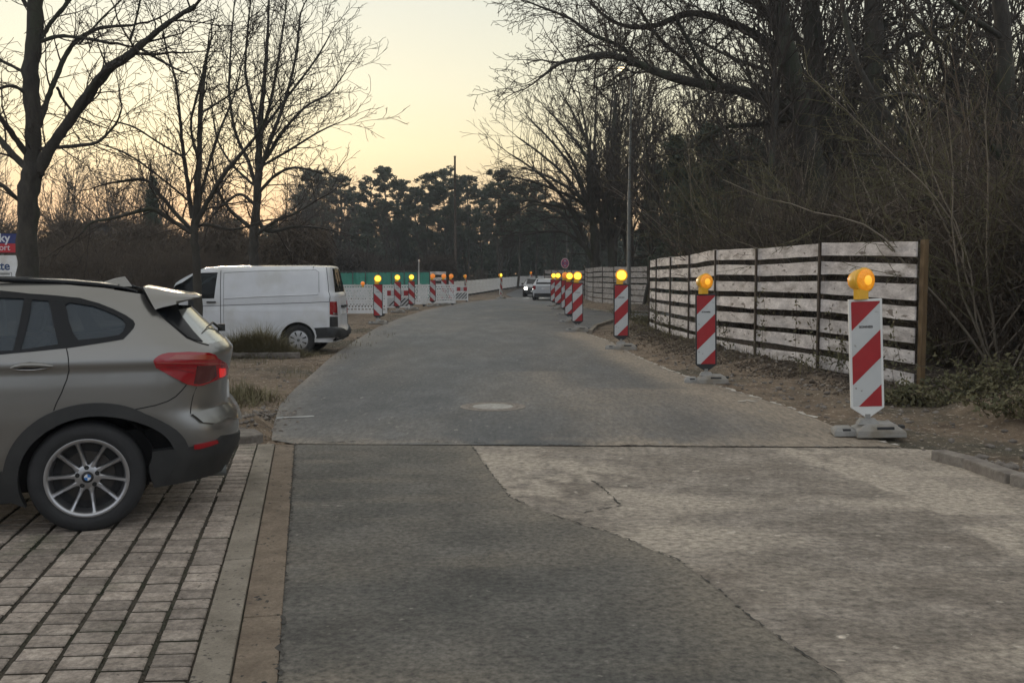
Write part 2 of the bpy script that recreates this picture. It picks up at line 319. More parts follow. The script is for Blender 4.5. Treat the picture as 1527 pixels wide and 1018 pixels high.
def sheet(name, poly, z, m, h, attr=None, label=None):
    poly = [Vector(p[:2]) for p in closer(poly + [poly[0]], h)[:-1]]
    xs = [p.x for p in poly]; ys = [p.y for p in poly]; pts = []
    y = min(ys)
    while y < max(ys):
        s = max(h, abs(y) * h * .12); nx = int((max(xs) - min(xs)) / s)
        pts += [(min(xs) + (k + .5 * random.random()) * s, y) for k in range(nx)]; y += s
    pts = np.array(pts); pts = pts[inpoly(pts, poly)]
    pts = pts[dist_line(pts, [tuple(p) for p in poly] + [tuple(poly[0])]) > h * .4]
    vs = poly + [Vector(p) for p in pts]; n = len(poly)
    V, E, Fc, *_ = delaunay_2d_cdt(vs, [(i, (i + 1) % n) for i in range(n)], [], 1, 1e-5)
    A = np.array([(v.x, v.y) for v in V]); tri = np.array([f for f in Fc if len(f) == 3])
    cen = A[tri].mean(1); tri = tri[inpoly(cen, poly)]
    zz = z + HF(A[:, 1])
    o = mesh_obj(name, np.c_[A, zz], tri, m, smooth=True)
    me = o.data; me.flip_normals() if me.polygons[0].normal.z < 0 else None
    if attr:
        a = me.attributes.new('dust', 'FLOAT', 'POINT'); a.data.foreach_set('value', np.clip(attr(A), 0, 1.2).astype(np.float32))
    return tag(o, kind='structure')
random.seed(3)
def dust_mid(A):
    d = dist_line(A, road_right[:9]); dl = dist_line(A, road_left[1:])
    n = fbm(A[:, 0], A[:, 1], .6)
    v = np.exp(-np.maximum(d - .4, 0) / (.25 + .45 * (A[:, 1] < 13.5))) * 1.1 + .45 * np.exp(-(d - 2.3) ** 2 / .3) * (A[:, 1] < 16) + .45 * np.exp(-dl / .28)
    v += .3 * np.exp(-(A[:, 1] - 50) ** 2 / 400) * np.clip((A[:, 0] + 2.5) / 5, 0, 1) * (n > .42)
    seam = np.exp(-np.maximum(A[:, 1] - SEAM_L[1], 0) / .35) * .45 * (fbm(A[:, 0], A[:, 1], 2.5) > .43)
    return v * (.35 + 1.25 * n) + seam + .16 * np.clip(fbm(A[:, 0] * 1.6, A[:, 1] * .22, 1.1) - .42, 0, 1) * 4
def dust_old(A):
    d = dist_line(A, kerb_r); n = fbm(A[:, 0], A[:, 1], 1.1)
    tr = sum(np.exp(-(dist_line(A, gp([(1160, 655 + o * .5), (1300, 692 + o), (1420, 728 + o * 1.5), (1527, 768 + o * 2.2)])) / .045) ** 2) for o in (0, 9, 20, 26, -22))
    sc_ = np.exp(-(((A[:, 0] - G(800, 700).x) / .75) ** 2 + ((A[:, 1] - G(800, 712).y) / .9) ** 2)) * (fbm(A[:, 0] * 7 + A[:, 1] * 3, A[:, 1] * 1.2 - A[:, 0] * 1.5, 3) > .5)
    ed = np.exp(-dist_line(A, patch_right[:-3]) / .35) * np.clip(fbm(A[:, 0] + 9, A[:, 1], 2.5) - .38, 0, 1) * 3.2
    return np.exp(-d / 1.0) * (.4 + n) + 1.5 * tr * (fbm(A[:, 0], A[:, 1], 4) > .36) + 1.1 * np.clip(fbm(A[:, 0] * .6, A[:, 1] * 1.6, 1.4) - .5, 0, 1) * 4 + sc_ * 1.5 + ed
def dust_patch(A):
    n = fbm(A[:, 0], A[:, 1], .9); d = dist_line(A, patch_right)
    s2 = np.clip(fbm(A[:, 0] * .8, A[:, 1] * 3.2, 1.6) - .53, 0, 1) * 3
    return np.exp(-d / .30) * .8 * n * 2 + np.clip(n - .5, 0, 1) * 1.6 + s2 + np.exp(-np.maximum(SEAM_L[1] - A[:, 1], 0) / .5) * .8 * n
sheet('road', ROAD_MID, .010, M_['road'], .14, dust_mid)
sheet('road', FAR, .006, M_['road'], .8)
sheet('asphalt_road_patch', PATCH, .004, M_['patch'], .11, dust_patch)
sheet('old_asphalt_road', OLD, .0, M_['old'], .11, dust_old)
# cracks / seams between the surfaces: thin dark strips with ragged edges
def strip(name, line, wd, z, m, jit=.4, h=.05, seed=1, gap=0):
    rng = random.Random(seed); L_ = closer(line, h); b = MB(); vs = []; fs = []
    for i, p in enumerate(L_):
        q = L_[min(i + 1, len(L_) - 1)]; r = L_[max(i - 1, 0)]; d = Vector((q[0] - r[0], q[1] - r[1])).normalized(); nrm = Vector((-d.y, d.x))
        wv = wd * (1 + rng.uniform(-jit, jit)); off = rng.uniform(-jit, jit) * wd
        a = Vector(p) + nrm * (off + wv / 2); c = Vector(p) + nrm * (off - wv / 2)
        vs += [(a.x, a.y, z), (c.x, c.y, z)]
        if i and rng.random() > gap: k = 2 * i; fs.append([k - 2, k - 1, k + 1, k])
    o = mesh_obj(name, vs, fs, m); return tag(o, kind='structure')
M_['crack'] = rough_mat('asphalt_crack', (.028, .026, .023), (.075, .068, .058), 20, .95, 0, 3)
M_['chalk'] = rough_mat('pale_edge', (.36, .33, .28), (.60, .56, .50), 6, .9, .3, 40)
M_['line'] = rough_mat('worn_road_paint', (.30, .30, .29), (.52, .52, .50), 10, .7, 0, 3, c4=(.10, .10, .10), c4s=5)
strip('road_crack', [SEAM_L] + gp([(520, 660), (560, 656.5), (620, 657.5), (660, 661), (700, 661), (760, 665), (800, 663), (880, 667), (960, 664.5), (1040, 668), (1120, 666), (1200, 669.5), (1270, 667), (1345, 669)]), .013, .0145, M_['crack'], 1.6, .022, 2, .28)
strip('road_crack', patch_right[:-3], .009, .009, M_['crack'], 1.2, .03, 3, .35)
strip('road_crack', gp([(862, 766), (928, 754), (892, 722), (880, 715)]), .012, .005, M_['crack'], .9, .04, 4, .15)
strip('road_crack', patch_left, .014, .009, M_['crack'], 1.2, .025, 5, .3)
strip('road_edge_line', road_right[:9], .045, .016, M_['chalk'], .7, .08, 6, .35)
strip('road_edge_line', gp([(1098, 600), (1115, 598), (1125, 600)]), .06, .017, M_['chalk'], .6, .05, 7)
strip('road_marking', gp([(413, 625), (468, 622)]), .10, .016, M_['line'], .15, .06, 8)
strip('road_marking', gp([(445, 755), (560, 756)]), .010, .010, M_['chalk'], .9, .05, 9, .45)
# ground sheet
ys = [-8.0]
while ys[-1] < 700: ys.append(ys[-1] + max(.075, (abs(ys[-1]) - 3) * .014 if ys[-1] > 3 else .075, 0 if ys[-1] > 1 else .3))
ys = np.array(ys); ts = np.linspace(-1, 1, 331)
Yg, Tg = np.meshgrid(ys, ts, indexing='ij'); Xg = Tg * (11 + np.maximum(Yg, 0) * 1.0)
P2 = np.c_[Xg.ravel(), Yg.ravel()]
kn = Vector((KD.y, -KD.x)); kn = kn if kn.x < 0 else -kn     # from the kerb towards the paving (left)
PAVE = [(SEAM_L[0] + .02, SEAM_L[1] + .02), (SEAM_L[0] - 9, SEAM_L[1] - .3), (-16, -8), (patch_left[-1][0], patch_left[-1][1])]
inr = np.zeros(len(P2), bool)
for poly in (ROAD_MID, FAR, PATCH, OLD, PAVE): inr |= inpoly(P2, poly)
FENCE1 = [At(1366, 500, 13.3), At(1222, 500, 15.7), At(1128, 500, 18.0), At(1067, 500, 20.2), At(1028, 500, 22.5), At(1000, 500, 24.7), At(979, 500, 26.8), At(969, 500, 28.6)]
FENCE1 = [(p.x, p.y) for p in FENCE1]
FENCE2 = [(At(px, 430, Y).x, Y) for px, Y in ((966, 46.2), (940, 48.7), (916, 51.4), (899, 54.4), (885, 57.7), (876, 61.4), (873, 65.8), (874, 70.8))]
def height(P):
    x, y = P[:, 0], P[:, 1]
    z = (fbm(x, y, 1.6) - .5) * .09 + (fbm(x + 40, y, 7) - .5) * .035
    df = dist_line(P, FENCE1); z += .19 * (.45 + .55 * np.clip((y - 13.5) / 4, 0, 1)) * np.exp(-((df - .42) / .42) ** 2) * (.35 + 1.3 * fbm(x, y, 2.2)) * (x < np.interp(y, [10, 13.3, 28, 38], [6.2, 6.0, 4.6, 4.6]))
    z += .22 * np.clip((x - np.interp(y, [-5, 6.3, 10, 13.3, 28, 76], [7.2, 6.6, 5.4, 5.4, 4.3, 5.5])) / 2.2, 0, 1) * (x > 0) * (y < 76)
    df2 = dist_line(P, FENCE2); z += .16 * np.exp(-((df2 - .6) / .6) ** 2)
    hx, hy = G(372, 640)[:2]; z += .15 * np.exp(-(((x - hx) / .45) ** 2 + ((y - hy) / .4) ** 2)) * (.5 + fbm(x, y, 5))
    hx, hy = G(440, 545)[:2]; z += .09 * np.exp(-(((x - hx) / .9) ** 2 + ((y - hy) / .5) ** 2)) * (.4 + fbm(x, y, 4))
    z -= .12 * np.exp(-(((x + 5.4) / 3.4) ** 4 + ((y - 21.7) / 1.7) ** 4))
    hx, hy = G(840, 470)[:2]; z += .0
    z += .075 * np.clip((x - 5.0) / .3, 0, 1) * (y < 11.5)
    z += .16 * np.exp(-(((x - 5.9) / .9) ** 2 + ((y - 10.8) / .9) ** 2)) * fbm(x, y, 3)
    return z
allp = [ROAD_MID + [ROAD_MID[0]], FAR + [FAR[0]], OLD + [OLD[0]]]
dr = np.min([dist_line(P2, l) for l in allp], 0)
Z = height(P2); near = np.clip(dr / .2, 0, 1); Z = Z * near + .012 * (1 - near) + .01 * (fbm(P2[:, 0], P2[:, 1], 9) - .45)
Z = np.where(inr, -.06, Z) + HF(P2[:, 1])
nY, nX = Yg.shape; idx = np.arange(nY * nX).reshape(nY, nX)
quads = np.stack([idx[:-1, :-1], idx[:-1, 1:], idx[1:, 1:], idx[1:, :-1]], -1).reshape(-1, 4)
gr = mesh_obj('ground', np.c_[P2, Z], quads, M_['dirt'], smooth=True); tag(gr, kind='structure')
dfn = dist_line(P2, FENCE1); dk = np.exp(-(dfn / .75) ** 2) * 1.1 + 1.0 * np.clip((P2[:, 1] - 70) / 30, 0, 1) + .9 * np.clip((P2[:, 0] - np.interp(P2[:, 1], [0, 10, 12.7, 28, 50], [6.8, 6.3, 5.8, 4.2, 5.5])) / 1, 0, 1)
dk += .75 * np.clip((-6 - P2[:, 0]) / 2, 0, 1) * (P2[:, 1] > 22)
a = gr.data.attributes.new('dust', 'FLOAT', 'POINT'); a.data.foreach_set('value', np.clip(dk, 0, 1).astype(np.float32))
def gz(x, y):
    P = np.array([[x, y]]); return float(height(P)[0] + HF(y)) if not any(inpoly(P, q)[0] for q in (ROAD_MID, FAR, PATCH, OLD, PAVE)) else float(HF(y))
# paving bricks (one sheet of real blocks), edging strip and gutter
K2 = Vector((-KD.x, -KD.y)) ; K2 = K2 if K2.y > 0 else -K2             # away from viewer
RD = Vector((-math.cos(R(4)), -math.sin(R(4))))                        # along a course, to the left
O = Vector(SEAM_L)
def offl(d): return [(O + kn * d + K2 * t) for t in (0, -11)]
def slabs(name, d0, d1, z, m, length, gap, seed):
    rng = random.Random(seed); b = MB(); t = 0
    while t > -13:
        l = length * rng.uniform(.92, 1.08); a0 = O + kn * (d0 + .004) + K2 * t; a1 = O + kn * (d1 - .004) + K2 * t; b1 = a1 + K2 * (-l + gap); b0 = a0 + K2 * (-l + gap)
        zz = z + rng.uniform(-.003, .003)
        pl = [(p.x, p.y) for p in (a0, a1, b1, b0)]
        if (Vector(pl[1]) - Vector(pl[0])).cross(Vector(pl[2]) - Vector(pl[1])) < 0: pl = pl[::-1]
        b.prism(pl, zz - .08, zz); t -= l
    o = b.build(name, m, bevel=.006); return tag(o, kind='structure')
slabs('gutter_paving_strip', .0, .185, .010, M_['gutter'], 1.2, .004, 4)
slabs('concrete_paving_edging', .185, .345, .018, M_['kerb'], 1.22, .010, 5)
b = MB(); rng = random.Random(8)
col = 0
while col < 42:
    d0 = .355 + col * .187
    t = .35 - (col % 2) * .03; r_ = 0
    while t > -10:
        st = .1415 if r_ != 17 else .15
        base = O + kn * d0; base = base + K2 * t
        # course direction RD, column direction K2
        wl = .167
        full = (r_ == 17)
        if full: wl = .182
        # move along the course so columns stay parallel to kerb
        p0 = O + RD * (d0 / abs(RD.dot(kn))) + K2 * t
        j = Vector((rng.uniform(-.003, .003), rng.uniform(-.003, .003)))
        p1 = p0 + RD * wl; p2 = p1 - K2 * (st - .022); p3 = p0 - K2 * (st - .022)
        if p0.y > -1.2 and p0.x > -9.5 and p0.y < SEAM_L[1] + .12:
            zz = .010 + rng.uniform(-.0012, .0012); tl = rng.uniform(-.001, .001)
            poly = [q + j for q in (p0, p1, p2, p3)]
            if (poly[1] - poly[0]).cross(poly[2] - poly[1]) < 0: poly = poly[::-1]
            c = sum(poly, Vector((0, 0))) / 4
            top = [(c + (q - c) * .93) for q in poly]
            vs = [(q.x, q.y, -.06) for q in poly] + [(q.x, q.y, zz - .006) for q in poly] + [(q.x, q.y, zz + (tl if k % 2 else -tl)) for k, q in enumerate(top)]
            fs = [[0, 1, 5, 4], [1, 2, 6, 5], [2, 3, 7, 6], [3, 0, 4, 7], [4, 5, 9, 8], [5, 6, 10, 9], [6, 7, 11, 10], [7, 4, 8, 11], [8, 9, 10, 11]]
            b.add(vs, fs)
        t -= st; r_ += 1
    col += 1
pv = b.build('pavement', M_['brick']); tag(pv, kind='structure')
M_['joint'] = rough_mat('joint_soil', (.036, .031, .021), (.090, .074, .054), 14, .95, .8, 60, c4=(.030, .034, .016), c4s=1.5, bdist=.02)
pv.data.materials.append(M_['joint']); pv.data.polygons.foreach_set('material_index', [1 if k % 9 < 4 else 0 for k in range(len(pv.data.polygons))])  # brick sides given the dark soil colour, painting in deep joint shade
jp = closer(PAVE + [PAVE[0]], .5)[:-1]
ob = mesh_obj('soil_ground', [(x, y, -.003) for x, y in jp], [list(range(len(jp)))], M_['joint']); tag(ob, kind='structure')
# moss crumbs in the wide joints
rs = np.random.RandomState(3)
def quads_cloud(C, size, rs, flat=.0):
    n = len(C); a = rs.normal(size=(n, 3)); a[:, 2] *= (1 - flat); a /= np.linalg.norm(a, axis=1)[:, None]
    bb = rs.normal(size=(n, 3)); bb[:, 2] *= (1 - flat); bb = np.cross(a, bb); bb /= np.linalg.norm(bb, axis=1)[:, None]
    if flat: pass
    s = (np.asarray(size) * rs.uniform(.6, 1.3, n))[:, None]
    V = np.stack([C - a * s, C + bb * s * .45, C + a * s, C - bb * s * .45], 1).reshape(-1, 3)
    return V, np.arange(4 * n).reshape(n, 4)
cs = []
for _ in range(26000):
    c_ = rs.randint(0, 42); d0 = .355 + c_ * .187 + .154 + rs.uniform(.002, .026); q = O + RD * (d0 / abs(RD.dot(kn))) + K2 * (.35 - rs.rand() * 10)
    if q.y > .8 and q.y < SEAM_L[1] + .1 and q.x > -6.5: cs.append((q.x, q.y, -.002 + rs.rand() * .010))
V, Fq = quads_cloud(np.array(cs), .0075, rs)
tag(mesh_obj('moss', V, Fq, M_['joint']), 'dark moss and soil crumbs in the wide joints of the paving', 'moss', kind='stuff')
M_['clod'] = rough_mat('soil_clods', (.045, .034, .025), (.115, .088, .062), 6, .95, .8, 60)
M_['cover'] = rough_mat('cover_iron', (.17, .145, .12), (.29, .25, .21), 12, .7, .5, 90); M_['coverc'] = rough_mat('cover_concrete', (.27, .255, .225), (.42, .40, .36), 8, .85, .5, 60, grain=.3, gs=40)
# manhole
mc = G(735, 607.5)
t = thing('manhole_cover', 'round concrete filled manhole cover set in the dark road', 'manhole', (mc.x, mc.y, .010))
MB().lathe([(.40, -.03), (.40, .006), (.375, .009), (.37, .004), (.345, .004), (.34, .009), (.265, .009), (.262, .003), (.25, .003)], n=48).build('ring', M_['cover'], t)
b = MB().lathe([(.25, .003), (.248, .008), (.12, .009), (0.001, .009)], n=40); b.build('centre', M_['coverc'], t)
b = MB()
for k in range(24):
    a = k * math.tau / 24; b.box((.303 * math.cos(a), .303 * math.sin(a), .0105), (.045, .035, .004), a)
b.build('studs', M_['cover'], t)
# right granite kerb stones (raised) and kerb pieces at the side entry
def kerb_run(name, line, wd, z0, z1, m, l, seed, label, gap=.012):
    rng = random.Random(seed); pts = line; out = MB(); tot = []
    for a, c in zip(pts[:-1], pts[1:]):
        a = Vector(a[:2]); c = Vector(c[:2]); n = max(1, round((c - a).length / l)); d = (c - a).normalized(); nn = Vector((d.y, -d.x)) * wd
        for k in range(n):
            p = a.lerp(c, k / n) + d * gap / 2; q = a.lerp(c, (k + 1) / n) - d * gap / 2; h = z1 + rng.uniform(-.006, .006)
            pl = [p, q, q + nn, p + nn]
            if (pl[1] - pl[0]).cross(pl[2] - pl[1]) < 0: pl = pl[::-1]
            out.prism([(v.x, v.y) for v in pl], z0, h)
    o = out.build(name, m, bevel=.012); tag(o, kind='structure'); return o
kr = [Vector(p) for p in gp([(1408, 684), (1460, 697), (1527, 721)])]; kr.append(kr[-1] + Vector((.9, -3))); kr.append(Vector((6.7, -3)))
kerb_run('kerb', [(p.x, p.y) for p in kr][::-1], -.15, -.1, .085, M_['stone'], 1.0, 3, '')
kerb_run('kerb', [tuple(G(877, 497)[:2]), tuple(G(886, 488)[:2]), tuple(G(917, 478)[:2]), (9.6, 34.3)], .12, -.1, .10, M_['kerb'], 1, 4, '')
kerb_run('kerb', [tuple(G(870, 459.5)[:2]), tuple(G(893, 463.5)[:2]), tuple(G(925, 467.5)[:2]), (9.5, 43.3)], .12, -.1, .08, M_['kerb'], 1, 6, '')
kl = [tuple(G(352, 659)[:2]), tuple(G(392, 659)[:2])]
o = MB().prism([(x, y) for x, y in gp([(350, 664), (374, 663), (393, 659), (383, 652), (352, 651)])], -.05, .085).build('kerb_stone', M_['stone'], bevel=.015)
tag(o, 'broken end of a stone kerb by the corner of the brick paving', 'kerb stone')
o = MB().box((G(375, 533).x, G(375, 533).y, .03), (1.9, .12, .14), R(3)).build('kerb_stone', M_['stone'], bevel=.01)
tag(o, 'straight concrete kerb stone in front of the shrub by the van', 'kerb stone')
# loose stones and clods
def stones(n, fn, smin, smax, seed, name, label, m, kind='stuff', flat=.6):
    rs = np.random.RandomState(seed); ico = np.array([(0, 0, 1), (.9, 0, .3), (.3, .85, .35), (-.7, .5, .3), (-.7, -.5, .35), (.3, -.85, .3), (.7, .5, -.35), (-.3, .85, -.3), (-.9, 0, -.3), (-.3, -.85, -.35), (.7, -.5, -.3), (0, 0, -1)])
    tri = np.array([(0, 1, 2), (0, 2, 3), (0, 3, 4), (0, 4, 5), (0, 5, 1), (1, 6, 2), (2, 7, 3), (3, 8, 4), (4, 9, 5), (5, 10, 1), (6, 7, 2), (7, 8, 3), (8, 9, 4), (9, 10, 5), (10, 6, 1), (11, 7, 6), (11, 8, 7), (11, 9, 8), (11, 10, 9), (11, 6, 10)])
    Vs, Fs = [], []; k = 0
    while k < n:
        x, y = fn(rs); s = smin + (smax - smin) * rs.rand() ** 3; a = rs.rand() * 6.28; J = 1 + rs.uniform(-.28, .28, (12, 1))
        q = ico * J * np.array([1, rs.uniform(.6, 1), flat]) * s; c, sn = math.cos(a), math.sin(a)
        q = np.c_[q[:, 0] * c - q[:, 1] * sn, q[:, 0] * sn + q[:, 1] * c, q[:, 2]] + (x, y, 0); q[:, 2] += gz(x, y) + .2 * s
        Vs.append(q); Fs.append(tri + 12 * k); k += 1
    return tag(mesh_obj(name, np.concatenate(Vs), np.concatenate(Fs), m), label, name.split('_')[-1], kind=kind)
def near_line(line, lo, hi):
    cl = closer(line, .1)
    def f(rs):
        p = cl[rs.randint(len(cl))]; return p[0] + rs.uniform(lo, hi), p[1] + rs.uniform(-.3, .3)
    return f
stones(700, near_line([road_right[0], road_right[2], road_right[4], road_right[6]], .15, 1.7), .006, .05, 4, 'gravel', 'loose stones on the dirt verge along the right road edge', M_['stone'])
stones(420, near_line([(kr[0].x, kr[0].y), (kr[2].x, kr[2].y)], .25, 1.8), .008, .06, 5, 'gravel', 'stones on the earth behind the right hand kerb', M_['stone'])
stones(650, near_line(FENCE1[:6], -1.0, -.15), .012, .065, 6, 'soil_clods', 'dark soil clods heaped along the foot of the near board fence', M_['clod'])
stones(300, near_line(gp([(350, 645), (400, 648), (415, 610)]), -.3, .25), .006, .045, 7, 'gravel', 'stones and clods on the dirt heap behind the silver car', M_['stone'])
stones(500, near_line(road_left[2:12], -1.2, .0), .008, .04, 8, 'gravel', 'small stones scattered on the dirt left of the road', M_['stone'])
stones(160, lambda rs: (rs.uniform(-1.2, 4), 1 + rs.rand() * 8), .002, .006, 9, 'gravel', 'tiny pale grit on the foreground asphalt', M_['chalk'])
# ================================================================== warning beacons
def clip_poly(poly, a, b, c):      # keep a*x+b*y<=c
    out = []
    for i in range(len(poly)):
        p, q = poly[i], poly[(i + 1) % len(poly)]; fp = a * p[0] + b * p[1] - c; fq = a * q[0] + b * q[1] - c
        if fp <= 0: out.append(p)
        if fp * fq < 0: t = fp / (fp - fq); out.append((p[0] + (q[0] - p[0]) * t, p[1] + (q[1] - p[1]) * t))
    return out
XZ = Matrix(((1, 0, 0, 0), (0, 0, -1, 0), (0, 1, 0, 0), (0, 0, 0, 1)))     # (x,y,z)->(x,-z,y): polygon drawn in x/z, extruded towards -y
def text_mesh(name, s, size, m, parent, loc, bold=False, align='CENTER', ext=.001, rot=(math.pi / 2, 0, 0), sx=1):
    cu = bpy.data.curves.new(name, 'FONT'); cu.body = s; cu.size = size; cu.align_x = align; cu.align_y = 'CENTER'; cu.extrude = ext; cu.offset = size * .02 if bold else 0
    o = bpy.data.objects.new('tmp', cu); COL.objects.link(o); dg = bpy.context.evaluated_depsgraph_get(); me = bpy.data.meshes.new_from_object(o.evaluated_get(dg))
    bpy.data.objects.remove(o); me.materials.clear(); me.materials.append(m)
    n = bpy.data.objects.new(name, me); COL.objects.link(n); n.location = loc; n.rotation_euler = rot; n.scale = (sx, 1, 1); n.parent = parent
    if parent is not None: KIDS.setdefault(parent.name, []).append(n)
    return n
def beacon_foot(root, stacked=False):
    b = MB(); L, W = .44, .40
    b.frustum((.09, 0, 0), (L, W), (L * .98, W * .96), .055); b.frustum((.09, 0, .0553), (L * .98, W * .96), (L * .55, W * .60), .060)
    b.frustum((-.215, .05, 0), (.20, .30), (.19, .28), .045); b.frustum((-.215, .05, .0453), (.19, .28), (.13, .16), .030)
    o = b.build('foot', M_['foot'], root, bevel=.008)
    MB().box((.13, -.148, .082), (.15, .05, .024)).build('handle_slot', M_['sframe'], o); MB().box((-.20, -.055, .055), (.07, .05, .024)).build('handle_slot', M_['sframe'], o)
    MB().box((.302, 0, .075), (.04, .10, .024)).build('handle_slot', M_['sframe'], o)
    b = MB().frustum((0, 0, .105), (.20, .16), (.13, .10), .05); b.box((0, 0, .17), (.05, .05, .06)); b.build('socket', M_['foot'], o, bevel=.004)
    return o
def make_beacon(label, side, edge, lens, loc, rz, scale=1.0, group=None, lean=0, txt=True, foot='big', lamp_rz=0.0, lamp=True):
    t = thing('warning_beacon', label, 'beacon', loc, rz, group, scale)
    t.rotation_euler = (0, 0, rz)
    W, H, z0 = .30, 1.02, .26
    em = M_['sback'] if edge == 'white' else M_['sframe']
    out = [(-W / 2, z0), (-.03, z0 - .085), (.03, z0 - .085), (W / 2, z0), (W / 2, z0 + H), (-W / 2, z0 + H)]
    b = MB().prism(out, -.022, .022, XZ); p = b.build('board', em, t, bevel=.005)
    i = .022; iw = W / 2 - i; zi0, zi1 = z0 + .012, z0 + H - i
    r = [(-iw, zi0), (iw, zi0), (iw, zi1), (-iw, zi1)]
    for sgn, nm in ((1, 0), (-1, 1)):
        Mx = XZ if sgn == 1 else Matrix.Rotation(math.pi, 4, 'Z') @ XZ
        MB().prism(r, .0225, .0240, Mx).build('reflective_sheet', M_['swhite'], p)
        b = MB(); s = side if sgn == 1 else -side
        hh = (zi1 - zi0); per = hh * .52; bw = hh * .265
        for k in range(-2, 5):
            c0 = zi1 - .275 * hh + iw - k * per - bw * .0          # upper bands: x*-s + z between
            q = clip_poly(r, -s, 1, c0 + bw); q = clip_poly(q, s, -1, -c0) if len(q) > 2 else q
            if len(q) > 2: b.prism(q, .0241, .0255, Mx)
        b.build('red_stripes', M_['sred'], p)
    if txt:
        text_mesh('printed_lettering', 'SONNEIS', .030, M_['black'], p, (0, -.0265, z0 + H * .745), True)
    MB().box((0, 0, z0 - .10), (.05, .045, .10)).build('stem', em, t)
    if lean:
        pass
    if foot == 'big': beacon_foot(t)
    else: beacon_foot(t)
    if lamp:
        h = MB(); zc = z0 + H + .175; lx = .0
        h.box((lx - .035, .01, z0 + H + .045), (.13, .085, .09), ch=.015); h.box((lx - .03, .01, z0 + H + .105), (.09, .07, .06))
        Mx = Matrix.Translation((lx - .0, .025, zc)) @ Matrix.Rotation(math.pi / 2, 4, 'X') @ Matrix.Rotation(0, 4, 'Z')
        h.lathe([(.001, -.10), (.06, -.098), (.090, -.085), (.100, -.06), (.112, .0), (.112, .022), (.100, .024)], Mx, 28)
        hb = h.build('lamp_housing', M_['yellow'], t, smooth=True, auto=35)
        kl = .86 if lens == M_['lenslit'] else 1
        l = MB().lathe([(.104 * kl, .018), (.104 * kl, .045), (.098 * kl, .058), (.080 * kl, .068), (.040, .075), (.001, .077)], Mx, 28)
        l.build('lens', lens, hb, smooth=True)
        if lens == M_['lens']: MB().lathe([(.046, .0745), (.034, .0795), (.016, .0815), (.001, .082)], Mx, 20).build('glowing_centre', M_['core'], hb, smooth=True)
        MB().lathe([(.116, .016), (.121, .026), (.116, .040), (.088, .040)], Mx, 28).build('lens_ring', M_['yellow'] if lens == M_['lens'] else M_['ring'], hb, smooth=True)
        MB().lathe([(.088, -.088), (.080, -.108), (.050, -.122), (.001, -.126)], Mx, 24).build('rear_lens', M_['lens'] if lens != M_['lenslit'] else M_['lensfar'], hb, smooth=True)
        MB().box((lx - .035, .01, z0 + H + .008), (.07, .05, .02)).build('lamp_clamp', M_['sframe'], t)
        hb.rotation_euler = (0, 0, lamp_rz)
    return t
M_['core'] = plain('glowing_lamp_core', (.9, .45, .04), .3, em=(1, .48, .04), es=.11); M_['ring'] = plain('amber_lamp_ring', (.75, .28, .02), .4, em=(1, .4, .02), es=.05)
gR, gL = 'warning beacons along the right edge of the road', 'warning beacons along the left edge of the road'
LN, LT, LF = M_['lens'], M_['lenslit'], M_['lensfar']
def place(px, py): p = G(px, py); return (p.x, p.y, float(HF(p.y)) + .008)
b1 = make_beacon('nearest beacon, white edged striped board leaning slightly on a grey foot by the right kerb', 1, 'white', LN, place(1294, 652), R(-14), 1.055, gR, txt=True, lamp_rz=R(34))
b1.rotation_euler = (0, R(-2.6), R(-10))
b1.location.z += .02
make_beacon('second beacon on the right, dark edged with dim amber lamp, before the near fence', 1, 'dark', LN, place(1053, 571), R(-8), 1.04, gR, lean=0, lamp_rz=R(30)).rotation_euler = (0, R(-1.0), R(-8))
make_beacon('third beacon on the right, bright yellow lamp in front of the grey street lamp post', 1, 'dark', LT, place(926, 521), R(-6), 1.11, gR)
make_beacon('fourth beacon on the right with glowing amber lamp beside the kerb of the side entry', 1, 'dark', LT, place(861, 494), R(-4), 1.10, gR)
make_beacon('beacon on the right overlapped by the fourth one, bright yellow lamp', 1, 'dark', LT, place(849, 481), R(-4), 1.10, gR)
make_beacon('beacon on the right almost hidden behind two others below the round sign', 1, 'dark', LF, place(842.5, 470), R(-4), 1.12, gR)
make_beacon('right edge beacon by the white car, nearer one of the pair with small lamps', 1, 'dark', LT, place(832, 461), R(-4), 1.12, gR)
make_beacon('farthest beacon on the right, partly covering the rear of the white car', 1, 'dark', LT, place(825.5, 457), R(-4), 1.12, gR)
make_beacon('nearest beacon on the left, bright amber lamp, standing behind the white van', -1, 'dark', LT, place(564, 483), R(4), 1.04, gL)
make_beacon('second beacon on the left with bright yellow lamp, in front of the striped barrier', -1, 'dark', LT, place(593, 466), R(4), 1.06, gL)
make_beacon('third beacon on the left with pale yellow lit lamp', -1, 'dark', LT, place(614, 462), R(4), 1.07, gL)
make_beacon('fourth beacon on the left with an unlit orange lamp, alone before white barriers', -1, 'dark', LF, place(645.5, 457), R(4), 1.10, gL)
make_beacon('fifth beacon on the left with unlit orange lamp, left one of a close pair', -1, 'dark', LF, place(662, 454.5), R(4), 1.10, gL)
make_beacon('sixth beacon on the left, right one of the close pair by the small striped barrier', -1, 'dark', LF, place(673, 453), R(4), 1.10, gL)
make_beacon('slim beacon behind the end of the small striped barrier where the long white row starts', -1, 'dark', LF, place(694.5, 444), R(70), 1.10, gL)
make_beacon('beacon standing alone on the far dirt strip in the middle, seen nearly edge on', -1, 'white', LT, place(747, 445.5), R(60), 1.15, gL)
make_beacon('tiny far beacon in front of the white barriers left of the dark car', -1, 'white', LF, (2.1, 106, .36), R(30), 1.12, gL)
